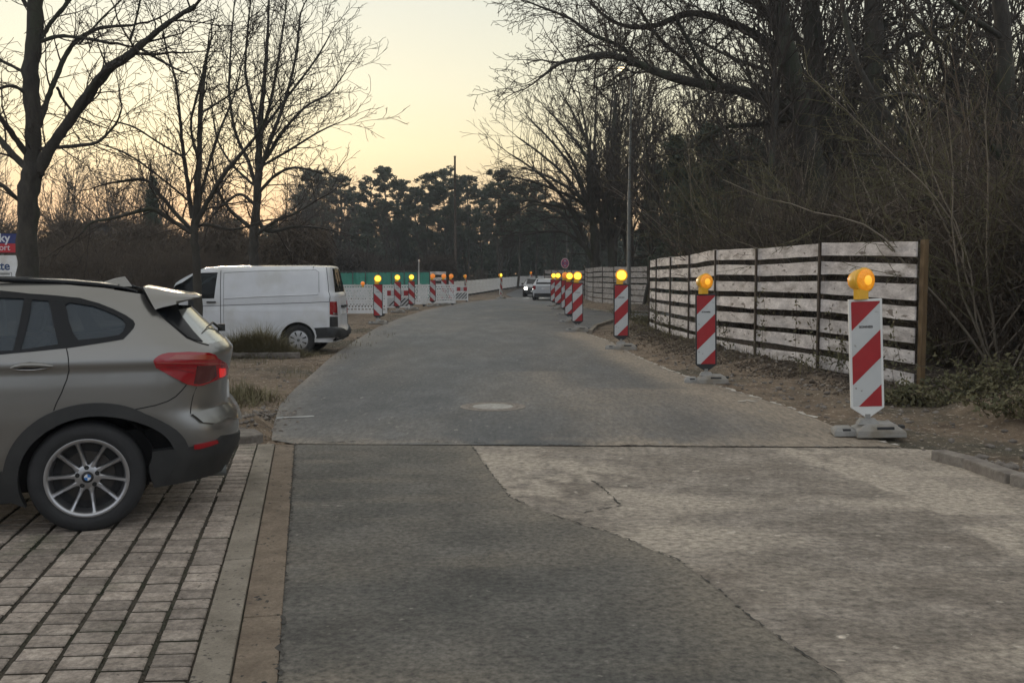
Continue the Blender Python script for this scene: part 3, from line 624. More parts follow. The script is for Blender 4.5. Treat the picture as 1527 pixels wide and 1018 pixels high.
# a lone lamp peeking over the first barrier
# ================================================================== white perforated barrier panels
def holed_panel(W, H, holes, t=.03):
    poly = [(-W / 2, 0), (W / 2, 0), (W / 2, H), (-W / 2, H)]; vs = [Vector(p) for p in poly]; ed = [(i, (i + 1) % 4) for i in range(4)]
    for h in holes:
        k = len(vs); vs += [Vector(p) for p in h]; ed += [(k + i, k + (i + 1) % len(h)) for i in range(len(h))]
    V, E, Fc, *_ = delaunay_2d_cdt(vs, ed, [], 1, 1e-6)
    A = np.array([(v.x, v.y) for v in V]); tri = np.array(Fc); cen = A[tri].mean(1); keep = inpoly(cen, poly)
    for h in holes: keep &= ~inpoly(cen, h)
    tri = tri[keep]; n = len(A); b = MB(); vs = [(x, -t / 2, y) for x, y in A] + [(x, t / 2, y) for x, y in A]
    fs = [list(f) for f in tri] + [[i + n for i in f[::-1]] for f in tri]; cnt = {}
    for f in tri:
        for i in range(3): e = (f[i], f[(i + 1) % 3]); cnt[e] = 1
    for (i, j) in cnt:
        if (j, i) not in cnt: fs.append([j, i, i + n, j + n])
    return vs, fs
def rect(cx, cy, w, h, sk=0): return [(cx - w / 2 - sk, cy - h / 2), (cx + w / 2 - sk, cy - h / 2), (cx + w / 2 + sk, cy + h / 2), (cx - w / 2 + sk, cy + h / 2)]
holes = []
for k in range(14): holes.append(rect(-.91 + k * .14, .93, .085, .055))
for j, y in enumerate((.80, .70, .60)):
    for k in range(13): holes.append(rect(-.87 + k * .145 + (j % 2) * .04 - .02, y, .10, .046))
for j, y in enumerate((.47, .38, .29)):
    for k in range(15): holes.append(rect(-.9 + k * .128 + (j % 2) * .05 - .02, y, .066, .062, .0))
for k in range(13): holes.append(rect(-.87 + k * .145, .17, .10, .046))
V, Fc = holed_panel(1.98, 1.02, holes)
def make_barrier(label, loc, rz, group, scale=1.0):
    t = thing('plastic_barrier', label, 'barrier', loc, rz, group, scale)
    b = MB().add([(x, y, z + .10) for x, y, z in V], Fc); b.build('perforated_panel', M_['plastic'], t)
    for s in (-1, 1):
        MB().box((s * .80, 0, .05), (.13, .62, .10), ch=.03).build('foot', M_['sframe'], t)
    b = MB()
    for s in (-1, 1): b.box((s * .965, 0, .64), (.05, .055, 1.08))
    b.box((0, 0, 1.135), (1.9, .05, .035)); b.build('frame', M_['plastic'], t)
    return t
gB = 'white perforated barriers on the left side'
bar0 = make_barrier('nearest white perforated barrier panel between the white van and the first left beacon', (G(541, 471).x, G(541, 471).y, 0), R(2), gB, 1.0)
def dupb(label, loc, rz, group=gB, src=bar0, scale=1.0):
    c = copy_tree(src); c['label'] = label; c.location = loc; c.rotation_euler = (0, 0, rz); c['group'] = group; c.scale = (scale,) * 3; return c
p = G(541, 471)
dupb('white perforated barrier panel partly hidden behind the rear of the van', (p.x - 2.02, p.y - .05, 0), R(1))
for k, (px, Y, lab) in enumerate(((556, 51.9, 'white barrier panel seen behind the nearest panel, left of the small striped barrier'), (610, 51.6, 'white barrier panel right behind the third left beacon'), (653, 53.8, 'white barrier panel behind the fourth left beacon'))):
    q = At(px, 440, Y); dupb(lab, (q.x, Y, 0), R((0, 3, 6, 6)[k]))
q0 = At(520, 440, 51.9); dupb('white barrier panel glimpsed between the van and the nearest panel', (q0.x, 52.1, 0), 0)
rowl = [(-4.4, 72), (-3.7, 80.3), (-1.25, 98.7), (1.3, 115), (4.6, 125)]
acc = []; rem = 0
for a, c in zip(rowl[:-1], rowl[1:]):
    a = Vector(a); c = Vector(c); L_ = (c - a).length; n = round(L_ / 2.03)
    for k in range(n): m_ = a.lerp(c, (k + .5) / n); acc.append((m_, math.atan2(c.y - a.y, c.x - a.x), L_ / n / 2.0))
for k, (m_, an, s) in enumerate(acc):
    c = dupb('white plastic barrier panel in the long far row curving behind the lone beacon', (m_.x, m_.y, float(HF(m_.y)) + .0), an, 'panels of the long far barrier row', scale=1.06)
# ------------------------------------------------ small striped barrier boards
def striped_barrier(label, loc, rz):
    t = thing('striped_barrier', label, 'barrier', loc, rz, 'small striped barrier boards'); b = MB()
    for s in (-1, 1): b.box((s * .57, 0, .5), (.07, .05, .98))
    for z in (.12, .60, .97): b.box((0, 0, z), (1.08, .045, .06))
    b.build('frame', M_['plastic'], t)
    MB().box((0, 0, .79), (1.07, .02, .26)).build('top_board', M_['swhite'], t)
    for k in (-1, 0, 1): MB().box((k * .42, -.0115, .79), (.22, .003, .24)).build('red_block', M_['sred'], t)
    MB().box((0, 0, .36), (1.07, .02, .40)).build('lower_board', M_['swhite'], t)
    b = MB(); r = [(-.53, .17), (.53, .17), (.53, .55), (-.53, .55)]
    for k in range(-3, 6):
        c = k * .2; q = clip_poly(r, 1, -1, c + .075); q = clip_poly(q, -1, 1, -c) if len(q) > 2 else q
        if len(q) > 2: b.prism(q, .0115, .013, XZ)
    b.build('black_stripes', M_['black'], t)
    for s in (-1, 1): MB().box((s * .5, 0, .03), (.12, .5, .06)).build('foot', M_['sframe'], t)
    return t
p = G(592, 461.5); striped_barrier('small red and black striped barrier board behind the second left beacon', (p.x, p.y + .2, 0), R(3))
p = G(684, 449.5); striped_barrier('small red and black striped barrier board right of the close pair of beacons', (p.x, p.y, 0), R(3))
# lamp on the first barrier
t = thing('barrier_lamp', 'small orange lamp clipped on top of the nearest barrier beside the van', 'warning lamp', (At(541, 430, 41.6).x, 41.6, 1.14))
MB().box((0, 0, .04), (.10, .07, .09), ch=.01).build('battery_box', M_['yellow'], t)
Mx = Matrix.Translation((0, 0, .15)) @ Matrix.Rotation(math.pi / 2, 4, 'X')
MB().lathe([(.001, -.05), (.07, -.04), (.09, 0), (.07, .05), (.001, .07)], Mx, 18).build('lens', M_['lensfar'], t, smooth=True)
# ================================================================== board fences
def board_fence(label, pts, tops, bots, nb, seed, lastpost=True, gapf=.52, yellow_end=False, bm='board'):
    t = thing('board_fence', label, 'fence', (pts[0][0], pts[0][1], 0)); rng = random.Random(seed); o_ = Vector((pts[0][0], pts[0][1], 0))
    for i in range(len(pts)):
        x, y = pts[i]; q = pts[min(i + 1, len(pts) - 1)]; r = pts[max(i - 1, 0)]; an = math.atan2(q[1] - r[1], q[0] - r[0])
        b = MB(); endp = i == 0 and yellow_end
        nrm = Vector((math.sin(an), -math.cos(an), 0));  nrm = nrm if nrm.x > 0 else -nrm     # away from the road
        off = nrm * .05
        wd = .088 if endp else .05
        lean = Vector((0, 0, 0)) if not endp else Vector((-.03, 0, 0))
        base = Vector((x, y, bots[i] - .4)) - o_; top = Vector((x, y, tops[i] + (.02 if endp else .0))) - o_ + lean
        if endp: base += Vector((.05, 0, 0)); top += Vector((.05, 0, 0))
        for s in ((1,) if endp else (1, -.55)):
            oo = nrm * (.055 * s)
            d = top - base; M = Matrix.Translation((top + base) / 2 + oo) @ d.to_track_quat('Z', 'Y').to_matrix().to_4x4() @ Matrix.Rotation(an, 4, 'Z')
            b.box((0, 0, 0), (wd, .07 if endp else .03, d.length), M=Matrix.Translation((top + base) / 2 + oo) @ (Matrix.Rotation(an, 4, 'Z') if not endp else Matrix.Rotation(an, 4, 'Z')))
        b.build('post', M_['post'] if endp else M_['postd'], t)
    for i in range(len(pts) - 1):
        b = MB(); A = Vector((pts[i][0], pts[i][1], 0)) - o_; B = Vector((pts[i + 1][0], pts[i + 1][1], 0)) - o_
        A += (B - A) * .012; B -= (B - A) * .012; d = (B - A).normalized(); nn = Vector((-d.y, d.x, 0))
        for k in range(nb):
            def zat(T, Bo): pitch = (T - Bo) / (nb - (1 - 1 / (1 + gapf)) ); h = pitch / (1 + gapf); z1 = T - k * pitch; return z1 - h, z1
            a0, a1 = zat(tops[i], bots[i]); b0, b1 = zat(tops[i + 1], bots[i + 1]); j = [rng.uniform(-.016, .016) for _ in range(4)]; yo = rng.uniform(-.006, .006)
            n = 6; ca = []
            for s in range(n + 1):
                f = s / n; P = A.lerp(B, f); sag = rng.uniform(-.004, .004)
                lo = a0 + (b0 - a0) * f + j[0] * (1 - f) + j[1] * f + rng.uniform(-.006, .006); hi = a1 + (b1 - a1) * f + j[2] * (1 - f) + j[3] * f + sag
                ca.append((P, lo, hi))
            vs = []
            for P, lo, hi in ca:
                for s in (-1, 1):
                    for z in (lo, hi): vs.append(P + nn * (.012 * s + yo) + Vector((0, 0, z)))
            fs = []
            for s in range(n):
                q = 4 * s; fs += [[q, q + 4, q + 5, q + 1], [q + 2, q + 3, q + 7, q + 6], [q, q + 2, q + 6, q + 4], [q + 1, q + 5, q + 7, q + 3]]
            fs += [[0, 1, 3, 2], [4 * n, 4 * n + 2, 4 * n + 3, 4 * n + 1]]
            b.add(vs, fs)
        b.build('board_section', M_[bm], t)
    return t
def zpx(py, Y): return EYE + (412 - py) * Y / 1428
tp = [zpx(*q) for q in ((346, 10.5), (350, 12.4), (360, 14.2), (363, 16.0), (373, 17.8), (376, 19.5), (380, 21.2), (382, 22.6))]
bt = [gz(x, y) * .2 + .03 for x, y in FENCE1]; bt[0] = .06; bt[1] = .10; bt[2] = .08
board_fence('tall near fence of seven weathered grey boards ending at a yellowish post', FENCE1, tp, bt, 7, 3, yellow_end=True)
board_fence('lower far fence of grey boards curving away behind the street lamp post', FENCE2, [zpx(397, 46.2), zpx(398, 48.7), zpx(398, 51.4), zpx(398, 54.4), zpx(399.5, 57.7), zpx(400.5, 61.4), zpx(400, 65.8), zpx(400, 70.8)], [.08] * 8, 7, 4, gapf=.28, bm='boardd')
p1, p2 = At(812, 400, 78.4), At(872, 400, 78.4)
n = 6
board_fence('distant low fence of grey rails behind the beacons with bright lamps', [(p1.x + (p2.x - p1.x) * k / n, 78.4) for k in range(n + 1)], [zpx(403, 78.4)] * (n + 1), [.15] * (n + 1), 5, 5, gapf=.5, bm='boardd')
# ================================================================== green tarp site fence
t = thing('site_fence', 'long site fence hung with green tarpaulin behind the white barriers', 'fence', (0, 0, 0))
x0, x1 = At(470, 400, 68.3).x, At(642, 400, 65.8).x; n = 9; rng = random.Random(4)
for k in range(n):
    a = x0 + (x1 - x0) * k / n; c = x0 + (x1 - x0) * (k + 1) / n; b = MB(); nx = 14; vs = []; fs = []
    for i in range(nx + 1):
        for j in range(5): vs.append((a + .03 + (c - a - .06) * i / nx, 68.3 - 2.5 * (k + i / nx) / n + .03 * math.sin(i * 1.3 + j + k) + rng.uniform(-.012, .012), .12 + (1.72 + .05 * (k / n)) * j / 4 + (rng.uniform(-.03, .01) if j == 4 else 0)))
    fs = [[i * 5 + j, (i + 1) * 5 + j, (i + 1) * 5 + j + 1, i * 5 + j + 1] for i in range(nx) for j in range(4)]
    b.add(vs, fs); b.build('tarpaulin', M_['green'], t, smooth=True)
    b = MB().tube([(a, 68.3 - 2.5 * k / n - .05, 0), (a, 68.3 - 2.5 * k / n - .05, 1.95)], .022, 6); b.tube([(a, 68.3 - 2.5 * k / n - .05, 1.93), (c, 68.3 - 2.5 * (k + 1) / n - .05, 1.95)], .018, 6)
    b.build('post', M_['steel'], t)
p1, p2 = At(641, 400, 65.5), At(666, 400, 65.1)
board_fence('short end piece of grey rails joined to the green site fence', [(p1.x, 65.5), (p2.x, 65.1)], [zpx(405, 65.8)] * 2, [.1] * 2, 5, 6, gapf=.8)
# grey slatted gate at the wood edge
q = At(713, 400, 94.9); t = thing('slatted_gate', 'grey slatted gate at the edge of the wood beyond the long barrier row', 'gate', (q.x, 94.9, .2))
b = MB(); rng = random.Random(2)
for k in range(14): b.box((-.9 + k * .14, 0, 1.0 + .02 * k), (.07, .04, 1.9 - abs(k - 6) * .05))
b.build('slats', M_['postd'], t); MB().box((0, .05, .5), (1.9, .05, .08)).build('rail', M_['postd'], t)
# ================================================================== street lamp, masts, signs
p = G(937, 478); zt = zpx(108, p.y); t = thing('street_lamp', 'tall grey street lamp with a small lit head behind the third right beacon', 'street lamp', (p.x, p.y, 0))
MB().tube([(0, 0, -.1), (0, 0, 1.2), (0, 0, 1.25), (0, 0, 4.6), (0, 0, 4.65), (.04, 0, zt - .15)], [.09, .086, .074, .064, .05, .036], 14).build('pole', M_['steel'], t, smooth=True, auto=40)
MB().tube([(.04, 0, zt - .2), (-.05, -.02, zt - .05), (-.22, -.05, zt)], .028, 8).build('arm', M_['steel'], t, smooth=True)
b = MB().lathe([(.001, .10), (.09, .085), (.15, .04), (.17, 0), (.16, -.01)], Matrix.Translation((-.34, -.06, zt)), 20); hd = b.build('lamp_head', M_['steel'], t, smooth=True)
MB().lathe([(.155, -.01), (.14, -.06), (.09, -.10), (.001, -.115)], Matrix.Translation((-.34, -.06, zt)), 20).build('lamp_glass', M_['lampw'], hd, smooth=True)
MB().box((0, -.10, .75), (.09, .02, .32), ch=.0).build('service_door', M_['steel'], t)
def pole(name, label, cat, px, Y, pytop, r0, r1, m, zb=0): 
    q = At(px, 400, Y); z = zpx(pytop, Y); t = thing(name, label, cat, (q.x, Y, zb))
    MB().tube([(0, 0, -.1), (0, 0, z * .5), (0, 0, z - zb)], [r0, (r0 + r1) / 2, r1], 8).build('pole', m, t, smooth=True)
    MB().lathe([(r1 * 1.4, -.03), (r1 * 1.5, .03), (.001, .08)], Matrix.Translation((0, 0, z - zb)), 8).build('cap', m, t)
    return t
pole('mast', 'tall dark mast rising above the pines at the edge of the wood', 'mast', 679, 91, 236, .13, .09, M_['postd'])
pole('flagpole', 'thin white pole in front of the green site fence', 'pole', 624.5, 63.3, 389, .055, .04, M_['plastic'])
pole('marker_post', 'short thin pale post above the roof of the white van', 'post', 457, 55.7, 377, .05, .035, M_['plastic'])
pole('lamp_post', 'slender far lamp post right above the round sign', 'lamp post', 845, 73.4, 312, .06, .04, M_['steel'])
# round sign with red ring
q = At(842.5, 392.5, 51.9); t = thing('road_sign', 'round no stopping sign with red ring on a thin steel post above the right beacons', 'road sign', (q.x, 51.9, 0), R(8)); z = q.z
MB().tube([(0, .03, -.1), (0, .03, z + .2)], .030, 8).build('post', M_['steel'], t, smooth=True)
Mx = Matrix.Translation((0, 0, z)) @ Matrix.Rotation(math.pi / 2, 4, 'X') @ Matrix.Scale(1.25, 4, (0, 1, 0))
MB().lathe([(.001, -.012), (.215, -.012), (.22, 0), (.215, .004)], Mx, 28).build('plate', M_['plastic'], t)
M_['sblue'] = plain('faded_sign_blue', (.16, .09, .20), .5); M_['sring'] = plain('faded_sign_ring', (.50, .13, .17), .5)
MB().lathe([(.20, .006), (.16, .006)], Mx, 28).build('red_ring', M_['sring'], t)
MB().lathe([(.16, .005), (.001, .005)], Mx, 28).build('blue_disc', M_['sblue'], t)
b = MB()
for a in (45, -45): b.box((0, 0, 0), (.32, .035, .002), M=Mx @ Matrix.Translation((0, 0, .008)) @ Matrix.Rotation(R(a), 4, 'Z'))
b.build('red_cross', M_['sring'], t)
MB().prism([(-.045, .085), (.045, .085), (0, .14)], .0095, .011, Mx).prism([(-.045, -.085), (0, -.14), (.045, -.085)], .0095, .011, Mx).build('white_arrows', M_['plastic'], t)
# advertising board at the left edge
Y = 24.0; q0 = At(24, 348, Y); t = thing('sign_board', 'blue and red sign board above a white notice board, left of the big trunk', 'sign', (q0.x - .9, Y, 0))
s_ = Y / F
zt = zpx(349, Y); zm = zpx(363.5, Y); zb_ = zpx(377, Y)
fr = MB().box((0, .05, (zt + zb_) / 2), (1.86, .10, zt - zb_ + .03)).build('sign_case', M_['sframe'], t)
MB().box((0, -.004, (zt + zm) / 2), (1.84, .006, zt - zm - .005)).build('blue_panel', M_['blue'], t)
MB().box((0, -.004, (zb_ + zm) / 2), (1.84, .006, zm - zb_ - .005)).build('red_panel', M_['sgnred'], t)
M_['ltr'] = plain('white_lettering', (.62, .63, .66), .5); M_['bltr'] = plain('dark_blue_lettering', (.02, .06, .16), .5)
text_mesh('lettering', 'sky', .30, M_['ltr'], t, (.90 - .158 - .19, -.009, (zt + zm) / 2 + .01), True)
text_mesh('lettering', 'sport', .215, M_['ltr'], t, (.90 - .14 - .25, -.009, (zb_ + zm) / 2 + .01))
for x in (-.55, .53): MB().box((x, .05, zb_ / 2), (.06, .06, zb_)).build('post', M_['steel'], t)
z1, z0 = zpx(381, Y), zpx(425, Y)
wb = MB().box((0, .0, (z0 + z1) / 2), (1.80, .04, z1 - z0)).build('white_board', M_['plastic'], t)
text_mesh('lettering', 'Gaststätte', .30, M_['bltr'], t, (.90 - .17, -.024, zpx(397, Y)), True, 'RIGHT')
b = MB(); zf = zpx(410, Y); 
for dx, dz, w_, h_ in ((-.02, .06, .34, .012), (-.02, -.12, .34, .012), (-.185, -.03, .012, .19), (.145, -.03, .012, .19), (-.02, .02, .24, .03)): b.box((.62 + dx, -.023, zf + dz), (w_, .004, h_))
b.build('notice_frame', M_['steel'], wb)
# closed parasols and posts of the garden behind the hedge
def parasol(px, Y, pyt, pyb, label):
    q = At(px, 400, Y); t = thing('closed_parasol', label, 'parasol', (q.x, Y, 0), group='closed parasols in the garden on the left'); z1 = zpx(pyt, Y); z0 = zpx(pyb, Y)
    MB().tube([(0, 0, 0), (0, 0, z1 + .05)], .022, 6).build('pole', M_['steel'], t)
    MB().lathe([(.02, z1), (.05, z1 - .3), (.085, z0 + .5), (.13, z0 + .12), (.14, z0), (.03, z0)], n=10).build('folded_cloth', M_['plastic'], t)
parasol(316, 50.6, 362, 392, 'folded white parasol above the van bonnet, between two tree trunks')
parasol(172, 45.5, 377, 408, 'folded white parasol standing before the dark hedge on the left')
q = At(282, 380, 53.1); t = thing('garden_shelf', 'low reddish brown wall section with pale wooden uprights behind the van', 'garden wall', (q.x, 53.1, 0))
MB().box((0, 0, zpx(398, 53.1)), (1.6, .3, .55)).build('wall', plain('brown_wall', (.13, .085, .07), .9), t)
for dx in (-.65, -.42, -.12, .12): MB().box((dx, 0, zpx(382, 53.1)), (.13, .12, .75)).build('upright', plain('pale_wood', (.26, .22, .15), .8), t)
# ================================================================== wrapped vehicle bodies
class Wrap:
    """vehicle body surface addressed by (u, z): u runs along the near side (x) and round the rear/front corners to the centre line"""
    def __init__(s, M, w, xr_ref, xf_ref, a=.5, af=.7, n=2.7, blend=.7):
        s.M = M; s.w = w; s.a = a; s.af = af; s.n = n; s.bl = blend; s.xr_ref = xr_ref; s.xf_ref = xf_ref
        s.xr = lambda z: xr_ref; s.xf = lambda z: xf_ref
        s.tr = s.table(a, w(.7)); s.tf = s.table(af, w(.7))
        s.u0, s.L = xr_ref - a, s.tr[3]; s.uR = s.u0 + s.L; s.f0 = xf_ref + af; s.Lf = s.tf[3]; s.uF = s.f0 - s.Lf
    def table(s, a, w):
        ph = np.linspace(0, math.pi / 2, 400); X = np.sin(ph) ** (2 / s.n); Yy = np.cos(ph) ** (2 / s.n)
        d = np.hypot(np.diff(X) * a, np.diff(Yy) * w); q = np.r_[0, np.cumsum(d)]; return q / q[-1], X, Yy, q[-1]
    def loc(s, u, z, xr=None):
        w = s.w(z); xr = s.xr(z) if xr is None else xr
        if u > s.u0:
            q = min(1, (u - s.u0) / s.L); return Vector((xr - s.a + s.a * np.interp(q, s.tr[0], s.tr[1]), -w * np.interp(q, s.tr[0], s.tr[2]), z))
        xf = s.xf(z)
        if u < s.f0:
            q = min(1, (s.f0 - u) / s.Lf); return Vector((xf + s.af - s.af * np.interp(q, s.tf[0], s.tf[1]), -w * np.interp(q, s.tf[0], s.tf[2]), z))
        t = max(0, (u - s.u0 + s.bl) / s.bl); x = u + (xr - s.xr_ref) * t * t * (3 - 2 * t)
        t = max(0, (s.f0 + s.bl - u) / s.bl); x += (xf - s.xf_ref) * t * t * (3 - 2 * t)
        return Vector((x, -w, z))
    def nrm(s, u, z):
        e = .012; a = s.loc(min(u + e, s.uR - 1e-4), z) - s.loc(max(u - e, s.uF), z); b = s.loc(u, z + e) - s.loc(u, z - e)
        n = a.cross(b)
        return n.normalized() if n.length > 1e-9 else Vector((1, 0, 0))
    def pos(s, u, z, off=0):
        p = s.loc(u, z); return p + s.nrm(u, z) * off if off else p
    def pix(s, u, z): return proj(s.M @ s.loc(u, z))
    def uv(s, px, py, guess=None):
        if guess is None:
            Mi = s.M.inverted(); o = Mi @ Vector((0, 0, EYE)); d = Mi.to_3x3() @ ray(px, py); t = (-s.w(.8) - o.y) / d.y; g = o + d * t; u, z = g.x, g.z
        else: u, z = guess
        u = min(u, s.u0 + s.L * .55)
        for _ in range(40):
            x, y = s.pix(u, z); e = 2e-3; xu, yu = s.pix(u + e, z); xz, yz = s.pix(u, z + e)
            J = np.array([[(xu - x) / e, (xz - x) / e], [(yu - y) / e, (yz - y) / e]]); r = np.array([px - x, py - y])
            try: dl = np.linalg.solve(J.T @ J + np.eye(2) * 30, J.T @ r)
            except Exception: break
            dl = np.clip(dl, -.15, .15); u = min(max(u + dl[0], s.uF), s.uR - .001); z = min(max(z + dl[1], .05), 2.3)
        return (u, z)
    def px(s, pts): return [s.uv(*p) for p in pts]
    def fit_rear(s, tg):
        """choose xr(z) so that the rear outline passes through the given picture points"""
        zs, xs = [], []
        for px_, py_ in tg:
            D = (s.M @ Vector((s.xr_ref, -.3, .8))).y
            for _ in range(4):
                z = EYE + (412 - py_) * D / 1428 - s.M.translation.z; lo, hi = s.xr_ref - 1.4, s.xr_ref + .5
                for _ in range(24):
                    mid = (lo + hi) / 2; best = max(((proj(s.M @ s.loc(u, z, mid))[0], u) for u in np.linspace(s.u0, s.uR - .001, 26)))
                    if best[0] > px_: hi = mid
                    else: lo = mid
                D = (s.M @ s.loc(best[1], z, mid)).y
            zs.append(z); xs.append(mid)
        o = np.argsort(zs); zs = np.array(zs)[o]; xs = np.array(xs)[o]; s.xr = lambda z: float(np.interp(z, zs, xs)); return list(zip(zs, xs))
    def patch(s, outer, holes=(), h=.05, off=0.0, skirt=None):
        def dens(p): return closer(list(p) + [p[0]], h)[:-1]
        polys = [dens(outer)] + [dens(q) for q in holes]; vs = []; ed = []
        for p in polys:
            k = len(vs); n = len(p); vs += [Vector(q) for q in p]; ed += [(k + i, k + (i + 1) % n) for i in range(n)]
        A0 = np.array([(v.x, v.y) for v in vs]); us = np.arange(A0[:, 0].min(), A0[:, 0].max(), h); zs = np.arange(A0[:, 1].min(), A0[:, 1].max(), h * .8)
        g = np.array([(u, z) for u in us for z in zs]) if len(us) and len(zs) else np.zeros((0, 2))
        if len(g):
            k = inpoly(g, polys[0])
            for q in polys[1:]: k &= ~inpoly(g, q)
            for q in polys: k &= dist_line(g, q + [q[0]]) > h * .35
            g = g[k]
        vs += [Vector(q) for q in g]
        V, E, Fc, *_ = delaunay_2d_cdt(vs, ed, [], 1, 1e-5)
        A = np.array([(v.x, v.y) for v in V]); tri = np.array([f for f in Fc if len(f) == 3]); cen = A[tri].mean(1); k = inpoly(cen, outer)
        for q in holes: k &= ~inpoly(cen, q)
        tri = tri[k]; a, b, c = A[tri[:, 0]], A[tri[:, 1]], A[tri[:, 2]]
        neg = ((b - a)[:, 0] * (c - a)[:, 1] - (b - a)[:, 1] * (c - a)[:, 0]) < 0; tri[neg] = tri[neg][:, ::-1]
        P = [s.pos(u, z, off) for u, z in A]; fs = [list(map(int, f)) for f in tri]
        if skirt is not None:
            e = {(f[i], f[(i + 1) % 3]) for f in fs for i in range(3)}; bd = [x for x in e if (x[1], x[0]) not in e]; mp = {}
            for i, j in bd:
                for q in (i, j):
                    if q not in mp: mp[q] = len(P); P.append(s.pos(*A[q], skirt))
                fs.append([j, i, mp[i], mp[j]])
        return P, fs
def mirror_add(mb, P, fs, mirror=True):
    mb.add(P, fs)
    if mirror: mb.add([(p.x, -p.y, p.z) for p in P], [f[::-1] for f in fs])
def arc(cx, cz, r, a0, a1, n=28): return [(cx + r * math.cos(R(a0 + (a1 - a0) * k / n)), cz + r * math.sin(R(a0 + (a1 - a0) * k / n))) for k in range(n + 1)]
def top_loft(W, prof, h=.06, crown=.05, u0=None, u1=None):
    us = np.arange(u0 if u0 is not None else W.uF, (u1 if u1 is not None else W.uR) + h * .5, h); vs = []; n = 12
    for u in us:
        u = min(u, W.uR - .001); z = prof(u); p = W.loc(u, z)
        for k in range(n + 1):
            f = 1 - 2 * k / n; y = p.y * f; vs.append((p.x, y, z + crown * (p.y * p.y - y * y) / .6 + .0))
    fs = [[i * (n + 1) + k, (i + 1) * (n + 1) + k, (i + 1) * (n + 1) + k + 1, i * (n + 1) + k + 1] for i in range(len(us) - 1) for k in range(n)]
    return vs, fs
def seam(W, pts, off=.0015, r=.003):
    b = MB(); pts = closer(pts, .04); b.tube([W.pos(u, z, off - r * .5) for u, z in pts], r, 6); return b
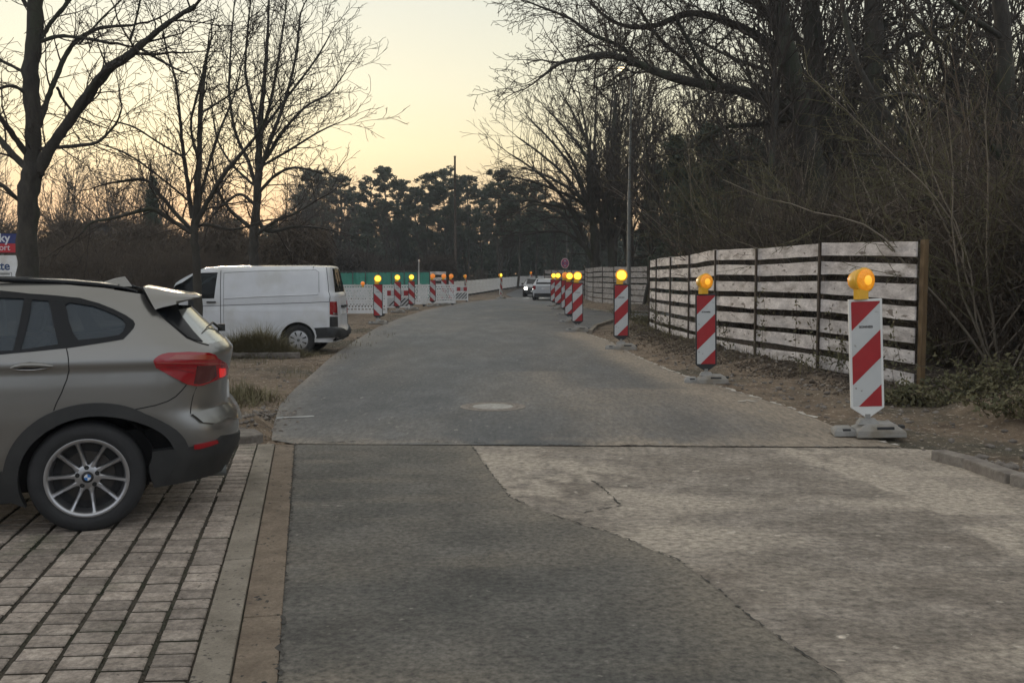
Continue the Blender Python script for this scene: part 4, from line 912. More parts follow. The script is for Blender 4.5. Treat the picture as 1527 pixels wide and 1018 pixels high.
def make_wheel(parent, x, y, z, r, rr, width, kind, side=-1):
    t = mesh_obj('wheel', [], [], None, parent); 
    Mx = Matrix.Translation((x, y, z)) @ Matrix.Rotation(math.pi / 2 * (1 if side < 0 else -1), 4, 'X')       # local +z -> outward
    w2 = width / 2
    prof = [(rr, -w2 * .9), (rr + .02, -w2), (r - .035, -w2), (r - .008, -w2 * .8), (r, -w2 * .5), (r, w2 * .5), (r - .008, w2 * .80), (r - .03, w2 * .97), (r - .06, w2 * 1.0), (rr + .03, w2 * .99), (rr + .008, w2 * .90), (rr, w2 * .86)]
    b = MB().lathe(prof, Mx, 56)
    me = b.build('tyre', M_['tyre'], None, smooth=True)
    # put tyre geometry in the wheel object's own children
    me.parent = t; KIDS.setdefault(t.name, []).append(me)
    b = MB()
    for k in range(3): b.lathe([(r + .0005, w2 * (-.35 + .35 * k) - .006), (r + .0015, w2 * (-.35 + .35 * k)), (r + .0005, w2 * (-.35 + .35 * k) + .006)], Mx, 40)
    rim = MB()
    rim.lathe([(rr + .004, w2 * .80), (rr + .008, w2 * .95), (rr - .004, w2 * .97), (rr - .016, w2 * .90), (rr - .022, w2 * .70), (rr - .03, w2 * .2), (rr - .03, -w2 * .8)], Mx, 56)
    ro = rim.build('rim', M_['rim'] if kind == 'alloy' else M_['rimd'], t, smooth=True, auto=50)
    MB().lathe([(rr - .03, -w2 * .1), (.06, -w2 * .05), (.001, -w2 * .05)], Mx, 40).build('brake_disc', M_['black'], t)
    MB().lathe([(rr * .66, -w2 * .05 + .004), (rr * .66, w2 * .10), (.05, w2 * .12)], Mx, 40).build('brake_disc', M_['disc'], t, smooth=True, auto=30)
    if kind == 'alloy':
        b = MB(); ends = [-13.6, 29, 61.5, 97.5, 130.6, 171, 205, 242.7, 272, 313]
        hubs = [-10, 22, 58, 92, 132, 165, 203, 236, 275, 308]
        for e, hb in zip(ends, hubs):
            a1 = R(90 - e); a0 = R(90 - hb - (0)); pa = Vector((math.cos(a0), math.sin(a0), 0)) * .062; pb = Vector((math.cos(a1), math.sin(a1), 0)) * (rr - .012)
            d = (pb - pa).normalized(); nn = Vector((-d.y, d.x, 0)); sec = []
            for f, wd, zz, dp in ((0, .020, w2 * .60, .05), (.25, .0135, w2 * .60, .045), (.6, .0115, w2 * .68, .04), (.9, .013, w2 * .84, .04), (1, .019, w2 * .92, .03)):
                c = pa.lerp(pb, f); sec.append([c - nn * wd + Vector((0, 0, zz - dp)), c - nn * wd * .95 + Vector((0, 0, zz - .008)), c - nn * wd * .45 + Vector((0, 0, zz)), c + nn * wd * .45 + Vector((0, 0, zz)), c + nn * wd * .95 + Vector((0, 0, zz - .008)), c + nn * wd + Vector((0, 0, zz - dp))])
            vs = [Mx @ v for s_ in sec for v in s_]; fs = [[i * 6 + k, i * 6 + k + 1, (i + 1) * 6 + k + 1, (i + 1) * 6 + k] for i in range(4) for k in range(5)]; b.add(vs, fs)
        b.build('spokes', M_['rim'], ro, smooth=False)
        MB().lathe([(.078, w2 * .2), (.076, w2 * .56), (.060, w2 * .62), (.036, w2 * .64), (.034, w2 * .62)], Mx, 30).build('hub', M_['rim'], ro, smooth=True, auto=30)
        MB().lathe([(.035, w2 * .63), (.033, w2 * .66), (.001, w2 * .68)], Mx, 24).build('hub_badge', M_['black'], ro, smooth=True)
        wq = MB(); bq = MB()
        for q in range(4):
            a = [(0, 0)] + [(.020 * math.cos(R(q * 90 + k * 15)), .020 * math.sin(R(q * 90 + k * 15))) for k in range(7)]; (wq if q % 2 else bq).prism(a, w2 * .68, w2 * .68 + .002, Mx)
        wq.build('badge_white', M_['ltr'], ro); bq.build('badge_blue', plain('badge_blue', (.03, .16, .45), .4), ro)
        b = MB()
        for k in range(5):
            a = R(90 + 72 * k + 4); Mb = Mx @ Matrix.Translation((math.cos(a) * .058, math.sin(a) * .058, 0)); b.lathe([(.016, w2 * .3), (.016, w2 * .615), (.012, w2 * .63), (.001, w2 * .63)], Mb, 12)
        b.build('wheel_bolts', M_['seam'], ro)
    else:
        c = MB(); n = 48; c.lathe([(rr * .985, w2 * .80), (rr * .93, w2 * .92), (rr * .55, w2 * .98), (.05, w2 * .95), (.001, w2 * .93)], Mx, 48); c.build('hub_cap', M_['rimw'], ro, smooth=True)
        b = MB()
        for k in range(8):
            a = R(22.5 + 45 * k); pa = Vector((math.cos(a), math.sin(a), 0)); nn = Vector((-pa.y, pa.x, 0)); q = [pa * rr * .42 - nn * rr * .035, pa * rr * .84 - nn * rr * .085, pa * rr * .84 + nn * rr * .085, pa * rr * .42 + nn * rr * .035]
            b.prism([(v.x, v.y) for v in q], w2 * .90, w2 * .985, Mx)
        b.build('cap_slots', M_['seam'], ro)
        MB().lathe([(.035, w2 * .95), (.03, w2 * 1.0), (.001, w2 * 1.01)], Mx, 16).build('hub_badge', M_['steel'], ro)
    return t
M_['rimw'] = plain('hub_cap_silver', (.42, .42, .43), .45, .2)
# ------------------------------------------------------------------ silver compact SUV
TH = R(19); Wc = Vector(((122 - CX) / F * 5.90, 5.90, 0)); org = Wc + Vector((-math.sin(TH), math.cos(TH), 0)) * .905
MS = Matrix.Translation(org) @ Matrix.Rotation(TH, 4, 'Z')
suv = thing('parked_car', 'silver brown estate style car with alloy wheels parked on the brick paving', 'car', org, TH)
def wS(z): return float(np.interp(z, [0, .2, .32, .5, .72, .92, 1.0, 1.018, 1.052, 1.09, 1.16, 1.25, 1.38, 1.45, 1.50, 1.53, 1.56, 1.60], [.84, .86, .885, .905, .912, .906, .896, .893, .904, .894, .868, .822, .755, .715, .675, .640, .60, .56]))
S = Wrap(MS, wS, .80, -3.52, a=.52, af=.75, n=2.6)
prof_r = S.fit_rear([(262, 424), (266, 440), (285, 455), (300, 470), (320, 488), (339, 505), (348.5, 516), (345, 535), (340.5, 555), (339, 575), (339.5, 592), (350, 606), (355.5, 617), (357, 630), (355, 655), (348, 667), (338, 690)])
print('rear', [(round(a, 2), round(b, 2)) for a, b in prof_r])
S.xf = lambda z: float(np.interp(z, [.2, .5, .75, .9, 1.0], [-3.40, -3.52, -3.50, -3.42, -3.32]))
def ztS(u): return float(np.interp(u, [-9, -2.35, -1.5, -1.1, -.4, .05, .35, .62, 2], [1.0, 1.03, 1.46, 1.545, 1.560, 1.553, 1.525, 1.48, 1.44]))
dlo = S.px([(0, 433.5), (43, 438), (86, 441), (119, 444.3), (147, 452), (168.5, 460.5), (188, 470.2), (198.8, 477.8), (201.6, 483.2), (199.5, 489), (194.5, 495), (183.7, 505.9), (151.3, 511.3), (101.6, 518.8), (50, 524), (0, 528.6)])
zt0, zb0 = dlo[0][1], dlo[-1][1]
dlo = dlo + [(-1.6, zb0 - .005), (-2.1, zb0 - .02), (-2.0, zb0 + .04), (-1.62, zt0 - .06), (-1.3, zt0 + .0)]
g1 = S.px([(97.2, 455), (103.7, 450.8), (138.3, 456.2), (155.6, 462.7), (172.9, 470.2), (183.7, 476.7), (188, 484.3), (184, 494), (177.2, 499.4), (151.3, 503.7), (116.7, 507), (109, 497), (101.6, 475.6)])
g2 = S.px([(47.5, 447), (72, 448.5), (79, 480), (87, 513.2), (30.5, 521.4)])
g3 = S.px([(36, 445.5), (20, 522.5)]); g3 = [g3[0], g3[1], (-1.0, zb0 + .02), (-.98, zt0 - .02)][::-1]
g4 = [(-1.12, zb0 + .02), (-1.12, zt0 - .02), (-1.4, zt0 - .03), (-1.62, zt0 - .09), (-1.95, zb0 + .05), (-1.95, zb0 + .02)]
rg = S.px([(270.7, 472.3), (288, 494.3), (302, 509.5), (311, 512.2)])                       # rear glass near edge
zrb = rg[-1][1]; zrt = S.uv(267, 459)[1]
rglass = [S.uv(265, 461)] + rg + [(S.uR - .001, zrb + .02), (S.uR - .001, zrt)]
dpil = S.px([(231.4, 461.8), (262.8, 453.8)]) + [S.uv(265, 461)] + rg[:3] + S.px([(288, 506.8), (278.6, 502.1), (259.7, 486.4)])
rwhole = S.px([(231.4, 461.8), (259.7, 486.4), (278.6, 502.1), (288, 506.8)]) + [rg[2], rg[3]] + [(S.uR - .001, zrb + .02), (S.uR - .001, 1.50), (S.uv(262, 453)[0], 1.50), S.uv(262.8, 453.8)]
top = [(u, ztS(u)) for u in np.arange(S.uF, S.uR, .1)] + [(S.uR - .001, ztS(S.uR))]
bot = [(S.uR - .001, .30), (.9, .28), (.42, .27), (.42, .30), (-.42, .30), (-2.25, .30), (-3.09, .30), (S.uF, .24)]
AR = .402
archR = arc(0, .345, AR, -30, 210) + [(-.34, .1), (.34, .1)]; archF = [(x - 2.67, z) for x, z in archR]
outer = top + bot
# clip paint bottom along arches by holes that cross the edge
b = MB(); P, fs = S.patch(outer, [dlo, rwhole, archR, archF], h=.03); mirror_add(b, P, fs)
body = b.build('body', M_['paint'], suv, smooth=True)
b = MB(); vs, fs = top_loft(S, ztS, .06, .045, u0=-1.5, u1=.40); b.add(vs, [f[::-1] for f in fs]); b.build('roof', M_['paintd'], suv, smooth=True)
b = MB(); vs, fs = top_loft(S, ztS, .08, .05, u1=-2.35); b.add(vs, [f[::-1] for f in fs]); b.build('bonnet', M_['paint'], suv, smooth=True)
b = MB(); vs, fs = top_loft(S, ztS, .085, .06, u0=-2.35, u1=-1.5); b.add(vs, [f[::-1] for f in fs]); b.build('windscreen', M_['glass'], suv, smooth=True)
MIR = {}
def part(W, name, m, poly, holes=(), off=.004, skirt=-.01, h=.04, parent=suv, mirror=True, smooth=True, label=None):
    P, fs = W.patch(poly, holes, h, off, skirt); b = MB().add(P, fs); o = b.build(name, m, parent, smooth=smooth)
    if smooth: o.data.set_sharp_from_angle(angle=R(50))
    o['far'] = 0
    if mirror:
        if max(q[0] for q in poly) > W.uR - .01 or min(q[0] for q in poly) < W.uF + .01:
            k = len(o.data.vertices); b.add([(p.x, -p.y, p.z) for p in P], [f[::-1] for f in fs]); me = bpy.data.meshes.new(name); me.from_pydata([tuple(v) for v in b.v], [], b.f); me.update(); me.materials.append(m); me.polygons.foreach_set('use_smooth', [True] * len(me.polygons)); me.set_sharp_from_angle(angle=R(50)); o.data = me
        else:
            o2 = MB().add([(p.x, -p.y, p.z) for p in P], [f[::-1] for f in fs]).build(name, m, parent, smooth=smooth); MIR[o.name] = o2
            if smooth: o2.data.set_sharp_from_angle(angle=R(50))
    del o['far']
    return o
part(S, 'window_frame', M_['trim'], dlo, [g1, g2, g3, g4], .003, -.02)
for g in (g1, g2, g3, g4): part(S, 'side_window', M_['glass'], g, (), -.008, None)
part(S, 'rear_pillar_panel', M_['trim'], dpil, (), .006, -.02)
part(S, 'rear_window', M_['glassr'], rglass, (), -.002, None)
# lamp
tl = S.px([(228.5, 538.4), (231.5, 534.5), (236, 531.2), (242, 528.5), (250.7, 526.7), (280, 525.8), (309.4, 526.7), (318.5, 528.6), (323, 534.0), (335.4, 541.5), (338, 549), (336.3, 558), (331, 562), (323, 564.8), (311.7, 570), (300, 574.5), (290, 575.2), (277.8, 572.8), (255.2, 561), (240, 552.5), (232.6, 547.5)])
lamp = part(S, 'tail_lamp', M_['red'], tl, (), .014, -.01, .025)
tb = S.px([(236, 533), (243, 529.6), (252, 528.2), (309, 528.2), (317.5, 530.2), (321, 537), (300, 537.2), (262, 538.6), (232, 539.0)])
part(S, 'upper_band', M_['amber'], S.px([(251, 535.6), (262, 529.6), (309, 529.2), (316.5, 531), (319, 535.5), (290, 536.2)]), (), .0165, .012, .025, lamp)
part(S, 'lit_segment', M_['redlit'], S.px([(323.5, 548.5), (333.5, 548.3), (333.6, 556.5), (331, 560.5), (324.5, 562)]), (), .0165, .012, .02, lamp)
part(S, 'inner_panel', M_['redd'], S.px([(292, 544), (319, 544), (320, 560), (309, 568.5), (295, 572.5), (287, 571.5)]), (), .0162, .012, .025, lamp)
sm = seam(S, S.px([(233, 541.2), (262, 541.0), (300, 540.4), (330, 542.4)]), .0165, .0022); sm.build('lens_rib', M_['amber'], lamp, smooth=True)
sm = seam(S, S.px([(236, 547.5), (262, 550.5), (288, 556)]), .0150, .0018); sm.tube([S.pos(*q, .0145) for q in closer(S.px([(248, 545.2), (270, 546.5), (290, 549)]), .04)], .0016, 5); sm.build('lens_rib', M_['redd'], lamp, smooth=True)
# black cladding
ring = arc(0, .345, .472, -14, 194)
part(S, 'wheel_arch_trim', M_['clad'], arc(0, .345, .472, -3, 193, 40) + arc(0, .345, AR - .012, 205, -8, 40), (), .016, -.05, .03)
ringf = [(x - 2.67, z) for x, z in arc(0, .345, .472, -3, 193, 40) + arc(0, .345, AR - .012, 205, -8, 40)]
part(S, 'wheel_arch_trim', M_['clad'], ringf, (), .016, -.05, .04)
part(S, 'sill_trim', M_['clad'], [(-.435, .22), (-.435, .42), (-2.235, .44), (-2.235, .22)], (), .014, -.05, .06)
lowb = S.px([(227, 673), (250, 670), (278, 667), (289, 665), (306, 660.5), (321, 656), (330, 649)]) + [(S.uR - .001, .47), (S.uR - .001, .26)] + S.px([(323, 703), (300, 711), (278, 717), (250, 722), (230, 726), (225, 712), (222, 695)])
part(S, 'lower_bumper', M_['clad'], lowb, (), .012, -.06, .04)
part(S, 'lower_bumper', M_['clad'], [(-3.1, .22), (-3.1, .40), (S.uF, .40), (S.uF, .20)], (), .012, -.05, .08)
part(S, 'bumper_reflector', M_['red'], S.px([(288, 662.2), (305, 658.6), (320.7, 655), (323, 659.7), (310, 664.4), (296, 668.4), (288, 668.8)]), (), .019, .008, .02)
# spoiler: lofted wing over the rear window
sp_n = S.px([(213, 429), (214.5, 436), (219, 446), (226, 455.5), (231.4, 461.3)])
Mi = MS.inverted()
def onplane(px, py, y): o = Mi @ Vector((0, 0, EYE)); d = Mi.to_3x3() @ ray(px, py); t = (y - o.y) / d.y; return o + d * t
b = MB(); top_e = [onplane(x, y, -.60) for x, y in ((213, 427.5), (235, 431), (262, 436), (293, 439.8), (296.8, 441.3))]
low_e = [onplane(x, y, yy) for x, y, yy in ((231.4, 461.6, -.74), (240, 458.5, -.725), (262.8, 453.4, -.70), (282, 447.5, -.63), (296.0, 443.5, -.605))]
secs = []
for k in range(13):
    f = 1 - 2 * k / 12; e = abs(f) ** 2.2; row = []
    for a_, c_ in zip(top_e, low_e):
        ct = Vector((a_.x + .012 * (1 - e), 0, a_.z + .004)); row.append(Vector((ct.x + (a_.x - ct.x) * e, a_.y * f, ct.z + (a_.z - ct.z) * e)))
    secs.append(row)
n = 5; vs = [p for r_ in secs for p in r_]; fs = [[i * n + j, (i + 1) * n + j, (i + 1) * n + j + 1, i * n + j + 1] for i in range(12) for j in range(n - 1)]
b.add(vs, fs)
for sgn in (1, -1):
    # side wall of the spoiler, bulging outwards
    vs = []
    for a_, c_ in zip(top_e, low_e):
        for q in range(5): g = q / 4; p = a_.lerp(c_, g); p.y -= .028 * math.sin(math.pi * g); vs.append(Vector((p.x, p.y * sgn, p.z)))
    fs = [[i * 5 + j, i * 5 + j + 1, (i + 1) * 5 + j + 1, (i + 1) * 5 + j] for i in range(4) for j in range(4)]; b.add(vs, fs if sgn == 1 else [f[::-1] for f in fs])
# underside
under = []
for k in range(13):
    f = 1 - 2 * k / 12; e = abs(f) ** 2.2; c3 = low_e[3]; c4 = low_e[4]; c2 = low_e[2]
    for c_ in (c4, c3, c2): under.append(Vector((c_.x + (.03 if c_ is c4 else -.02) * (1 - e), c_.y * f, c_.z + .008 * (1 - e))))
fs = [[i * 3 + j, i * 3 + j + 1, (i + 1) * 3 + j + 1, (i + 1) * 3 + j] for i in range(12) for j in range(2)]; b.add(under, fs)
# close the trailing edge
rowt = [r_[-1] for r_ in secs]; rowu = [under[i * 3] for i in range(13)]; b.add(rowt + rowu, [[i, i + 13, i + 14, i + 1] for i in range(12)])
b.build('spoiler', M_['paint'], suv, smooth=True, auto=38)
part(S, 'bumper_step', M_['paint'], S.px([(285, 618), (300, 613.5), (320, 608), (338, 602)]) + [(S.uR - .001, .60), (S.uR - .001, .54)] + S.px([(336, 624), (318, 632), (300, 630)]), (), .022, -.01, .03)
b = seam(S, sp_n, .003, .004); b.build('tailgate_gap', M_['seam'], suv)
# tail gate panel shoulder + plate
seams = MB()
def addseam(pts, r=.0035, m=None): seams.tube([S.pos(u, z, .0005) for u, z in closer(pts, .03)], r, 6)
addseam(S.px([(99, 519.5), (102, 535), (103, 552), (99.5, 566), (92, 585), (84, 601), (80, 612)]))
addseam(S.px([(231.4, 461.6), (246, 476), (259.7, 487.5), (278.6, 503.5), (291, 509), (302, 512.5), (311, 514.5)]), .0045)
addseam(S.px([(278, 573.5), (271, 582), (262, 591), (250, 598), (232, 604), (205, 609.5), (191, 612.5)]))
addseam(S.px([(293, 577), (288, 590), (285, 605), (284, 617)]), .0025)
addseam([(-1.05, zb0), (-1.06, .9), (-1.05, .45)]); addseam([(-2.1, zb0), (-2.15, .8), (-2.1, .45)])
seams.build('panel_gaps', M_['seam'], suv)
# handle
hp = S.uv(48, 547); b = MB()
pts = [S.pos(*S.uv(px_, py_), o_) for px_, py_, o_ in ((16.5, 548.5, .004), (24, 546.5, .022), (36, 545, .030), (50, 544.8, .032), (64, 545, .028), (73, 545.6, .018), (79, 545.8, .004))]
b.tube(pts, [.006, .013, .016, .017, .015, .012, .005], 10); b.build('door_handle', M_['paint'], suv, smooth=True)
part(S, 'handle_recess', M_['trim'], S.px([(18, 549), (30, 541.5), (45, 539.6), (58, 541), (60, 548), (55, 552), (34, 552.5)]), (), .0015, None, .02, mirror=False)
b = MB(); pts = [S.pos(*S.uv(px_, py_), o_) for px_, py_, o_ in ((16.5, 549.3, .005), (30, 549.5, .022), (50, 549, .030), (62, 548.2, .026), (79, 547, .005))]; b.tube(pts, [.003, .0045, .005, .0045, .003], 6); b.build('handle_edge', M_['chrome'], suv, smooth=True)
# roof rail and antenna
for sgn in (1, -1):
    b = MB(); pts = [onplane(px_, py_, -.60) for px_, py_ in ((-60, 414), (0, 416), (60, 418.5), (110, 421.2), (150, 424.5), (185, 429), (205, 433.6))]
    z0_ = pts[0].z; pts = [Vector((-1.5, -.60, z0_ - .05)), Vector((-1.3, -.60, z0_))] + pts
    b.tube([(p.x, p.y * sgn, p.z - .004) for p in pts], [.010, .014] + [.016] * 5 + [.012, .005], 8); b.build('roof_rail', M_['trim'], suv, smooth=True)
fa = onplane(183, 425, -.02); Wf = fa
b = MB(); secs = [(-.19, .0, .006, 0), (-.13, .025, .030, 0), (-.05, .055, .036, .0), (.015, .068, .030, .02), (.06, .0, .022, 0)]
vs = []
for dx, hgt, wd, _ in secs: vs += [(fa.x + dx, -wd, fa.z - .01), (fa.x + dx, -wd * .35, fa.z - .01 + hgt * .8), (fa.x + dx, 0, fa.z - .01 + hgt + .004), (fa.x + dx, wd * .35, fa.z - .01 + hgt * .8), (fa.x + dx, wd, fa.z - .01)]
b.add(vs, [[i * 5 + j, i * 5 + j + 1, (i + 1) * 5 + j + 1, (i + 1) * 5 + j] for i in range(4) for j in range(4)]); b.build('roof_antenna', M_['paint'], suv, smooth=True)
# rear wiper, plate, exhaust
q = S.uv(335, 500); p0 = S.pos(S.uR - .02, zrb + .05, .03)
b = MB().tube([S.pos(S.uR - .02, zrb + .045, .02), S.pos(S.uR - .35, zrb + .10, .03), S.pos(S.uR - .62, zrb + .08, .03)], [.012, .008, .005], 6); b.box(p0, (.05, .06, .05)); b.build('rear_wiper', M_['clad'], suv)
pm = MB(); xr7 = S.xr(.84); pm.box((xr7 - .012, 0, .80), (.03, .52, .115)); pm.build('number_plate', M_['plastic'], suv)
for sy in (-.52, .52): MB().lathe([(.036, -.15), (.038, .0), (.033, .0), (.033, -.12)], Matrix.Translation((S.xr(.33) - .05, sy, .27)) @ Matrix.Rotation(math.pi / 2, 4, 'Y'), 18).build('exhaust_pipe', M_['steel'], suv, smooth=True)
# interior, floor, wheel housings
b = MB().box((-1.35, 0, .44), (3.9, 1.5, .34)); b.box((-1.45, 0, .25), (3.6, 1.2, .06)); b.box((.2, 0, .55), (.5, 1.2, .3)); b.build('floor_pan', M_['seam'], suv)
for x, y in ((-.42, -.38), (-.42, .38), (-1.35, -.38), (-1.35, .38)):
    b = MB(); M = Matrix.Translation((x, y, .92)) @ Matrix.Rotation(R(14), 4, 'Y'); b.box((0, 0, 0), (.14, .50, .62), M=M); b.box((0, 0, 0), (.10, .26, .18), M=M @ Matrix.Translation((0, 0, .42))); b.box((x - .27, y, .66), (.5, .5, .14)); b.build('seat', M_['seat'], suv, bevel=.03)
MB().box((.33, 0, .98), (.50, 1.25, .03)).build('parcel_shelf', M_['seat'], suv)
MB().box((-2.0, 0, .92), (.5, 1.4, .18)).build('dashboard', M_['seat'], suv)
b = MB()
for x in (0, -2.67):
    for sgn in (-1, 1):
        Mx = Matrix.Translation((x, sgn * .9, .345)) @ Matrix.Rotation(math.pi / 2 * (1 if sgn < 0 else -1), 4, 'X')
        MB().lathe([(AR + .02, -.015), (AR + .01, -.30), (.001, -.30)], Mx, 30, R(-8 if sgn < 0 else 172), R(188 if sgn < 0 else 368)).build('wheel_housing', M_['seam'], suv, smooth=True, auto=40)
for x in (0, -2.67):
    for sgn in (-1, 1): make_wheel(suv, x, sgn * .795, .345, .347, .240, .215, 'alloy', sgn)
for sgn in (-1, 1): MB().box((-1.98, sgn * 1.0, 1.03), (.12, .22, .15), ch=.03).build('door_mirror', M_['paint'], suv, bevel=.02)
part(S, 'headlamp', M_['chrome'], [(-3.35, .68), (-3.35, .80), (-3.75, .82), (-3.95, .76), (-3.95, .68)], off=.006)
# ------------------------------------------------------------------ white panel van
YV = 20.7; vo = Vector(((443.8 - CX) / F * YV, YV + .95, -.125)); MV = Matrix.Translation(vo)
van = thing('delivery_van', 'white panel van with black bumper parked behind the slim tree', 'van', vo, 0)
def wV(z): return float(np.interp(z, [0, .2, .4, .8, 1.02, 1.06, 1.3, 1.6, 1.80, 1.88, 1.93, 1.965, 2.0], [.90, .92, .945, .955, .945, .935, .925, .885, .845, .81, .75, .67, .55]))
VW = Wrap(MV, wV, .95, -3.85, a=.30, af=.85, n=3.4, blend=.4)
VW.fit_rear([(497, 394.5), (500, 398), (502, 404), (508, 435), (511, 439), (511.5, 450), (512, 470), (513, 486), (516.5, 489), (517, 498), (511, 502)])
VW.xf = lambda z: float(np.interp(z, [.2, .5, .8, 1.0, 1.12], [-3.72, -3.85, -3.80, -3.68, -3.6]))
def ztV(u): return float(np.interp(u, [-9, -3.45, -3.3, -2.83, -2.49, -2.08, -1.85, -1.5, .2, .7, 3], [1.05, 1.10, 1.15, 1.465, 1.68, 1.895, 1.925, 1.935, 1.945, 1.935, 1.93]))
dw = VW.px([(324.7, 406.2), (301, 406.8), (289, 409.5), (272, 421), (258, 433)]); dw = dw + [(dw[-1][0] - .12, 1.12), (dw[-1][0] - .02, 1.06)] + VW.px([(290, 445.5), (319.4, 444.9)])
rgv = VW.px([(495.5, 400.5), (499.5, 435.8)]); rgl = [rgv[0], rgv[1], (VW.uR - .001, rgv[1][1]), (VW.uR - .001, rgv[0][1])]
A2 = .40; ar = arc(0, .345, A2, -30, 210) + [(-.34, .05), (.34, .05)]; af_ = [(x - 3.0, z) for x, z in ar]
outer = [(u, ztV(u)) for u in np.arange(VW.uF, VW.uR, .1)] + [(VW.uR - .001, 1.93), (VW.uR - .001, .30), (.5, .30), (-2.6, .28), (VW.uF, .3)]
b = MB(); P, fs = VW.patch(outer, [dw, rgl, ar, af_], h=.06); mirror_add(b, P, fs); b.build('body', M_['white'], van, smooth=True)
b = MB(); vs, fs = top_loft(VW, ztV, .08, .035, u0=-2.0, u1=VW.uR); b.add(vs, [f[::-1] for f in fs]); b.build('roof', M_['white'], van, smooth=True)
b = MB(); vs, fs = top_loft(VW, ztV, .08, .05, u0=-3.3, u1=-2.0); b.add(vs, [f[::-1] for f in fs]); b.build('windscreen', M_['glass2'], van, smooth=True)
b = MB(); vs, fs = top_loft(VW, ztV, .08, .05, u1=-3.3); b.add(vs, [f[::-1] for f in fs]); b.build('bonnet', M_['white'], van, smooth=True)
part(VW, 'cab_window', M_['glass2'], dw, (), -.006, None, parent=van, h=.08)
part(VW, 'rear_window', M_['glass2'], rgl, (), .003, -.01, parent=van, h=.06)
tlv = part(VW, 'tail_lamp', M_['red'], VW.px([(491.7, 449.6), (501.5, 449.6), (503, 470), (491.7, 469)]), (), .012, -.01, parent=van, h=.05)
part(VW, 'reversing_lens', M_['chrome'], VW.px([(496, 466), (502.3, 466.2), (502.6, 469), (496, 468.6)]), (), .014, .010, parent=tlv, h=.03)
part(VW, 'bumper_corner', M_['clad'], VW.px([(491.7, 472), (503.3, 472), (503.8, 487.5), (491.7, 487.5)]), (), .006, -.02, parent=van, h=.05)
part(VW, 'rear_bumper', M_['clad'], VW.px([(468.7, 488.9), (491.3, 487.7), (505, 488.7)]) + [(VW.uR - .001, .50), (VW.uR - .001, .30)] + VW.px([(501, 501.5), (485, 503.5), (471.5, 504.4)]), (), .02, -.05, parent=van, h=.05)
part(VW, 'wheel_arch_lip', M_['white'], arc(0, .345, A2 + .055, 5, 175, 30) + arc(0, .345, A2 - .005, 178, 2, 30), (), .014, -.04, parent=van, h=.04)
sv = MB()
def avs(pts, r=.006): r *= 1.2; sv.tube([VW.pos(u, z, .0) for u, z in closer(pts, .05)], r, 5)
avs(VW.px([(329.6, 403), (329.6, 492)])); avs(VW.px([(300, 456.4), (400, 453), (491.3, 449.9)]), .005); avs(VW.px([(334, 487), (334, 406.5), (400, 403.6), (471, 402.4), (475.5, 406), (475.8, 436)]), .0035)
avs(VW.px([(486.5, 399), (489.5, 425), (491.5, 449)]), .006); avs(VW.px([(303.7, 449), (303.7, 492)]), .004) if False else None
sv.build('panel_gaps', plain('van_gap', (.05, .05, .052), .7), van)
rail = MB(); rail.tube([VW.pos(u, z, .002) for u, z in closer(VW.px([(333, 445), (400, 441.5), (474, 438.8)]), .08)], .012, 6); rail.build('door_rail', M_['white'], van, smooth=True)
b = MB(); p = VW.pos(*VW.uv(315.5, 450.5), .03); b.box(p, (.20, .03, .035), ch=.008); b.build('door_handle', M_['clad'], van)
part(VW, 'lower_body_stripe', M_['white'], [(-2.5, .30), (-2.5, .36), (-.42, .36), (-.42, .30)], (), .012, -.02, parent=van, h=.08)
b = MB().box((-1.4, 0, .42), (4.4, 1.6, .2)); b.build('floor_pan', M_['seam'], van)
for y in (-.42, .42): b = MB(); b.box((-1.55, y, 1.0), (.16, .5, .8)); b.box((-1.55, y, 1.5), (.1, .26, .2)); b.box((-1.8, y, .75), (.5, .5, .15)); b.build('seat', M_['seat'], van, bevel=.03)
MB().box((-1.25, 0, 1.1), (.04, 1.6, 1.5)).build('bulkhead', M_['seat'], van)
b = MB()
for x in (0, -3.0):
    for sgn in (-1, 1):
        Mx = Matrix.Translation((x, sgn * .93, .345)) @ Matrix.Rotation(math.pi / 2 * (1 if sgn < 0 else -1), 4, 'X'); MB().lathe([(A2 + .02, -.01), (A2 + .01, -.32), (.001, -.32)], Mx, 26, R(-8 if sgn < 0 else 172), R(188 if sgn < 0 else 368)).build('wheel_housing', M_['seam'], van, smooth=True, auto=40)
for x in (0, -3.0):
    for sgn in (-1, 1): make_wheel(van, x, sgn * .82, .345, .345, .220, .215, 'cap', sgn)
pm = MB().box((VW.xr(.95) - .0, 0, .95), (.03, .52, .115)); pm.build('number_plate', M_['plastic'], van)
pm = MB().box((VW.xr(1.1) + .03, 0, 1.06), (.06, .5, .05)).build('tailgate_handle', M_['clad'], van)
for sgn in (-1, 1): MB().box((-2.25, sgn * 1.04, 1.18), (.12, .2, .28), ch=.03).build('door_mirror', M_['clad'], van)
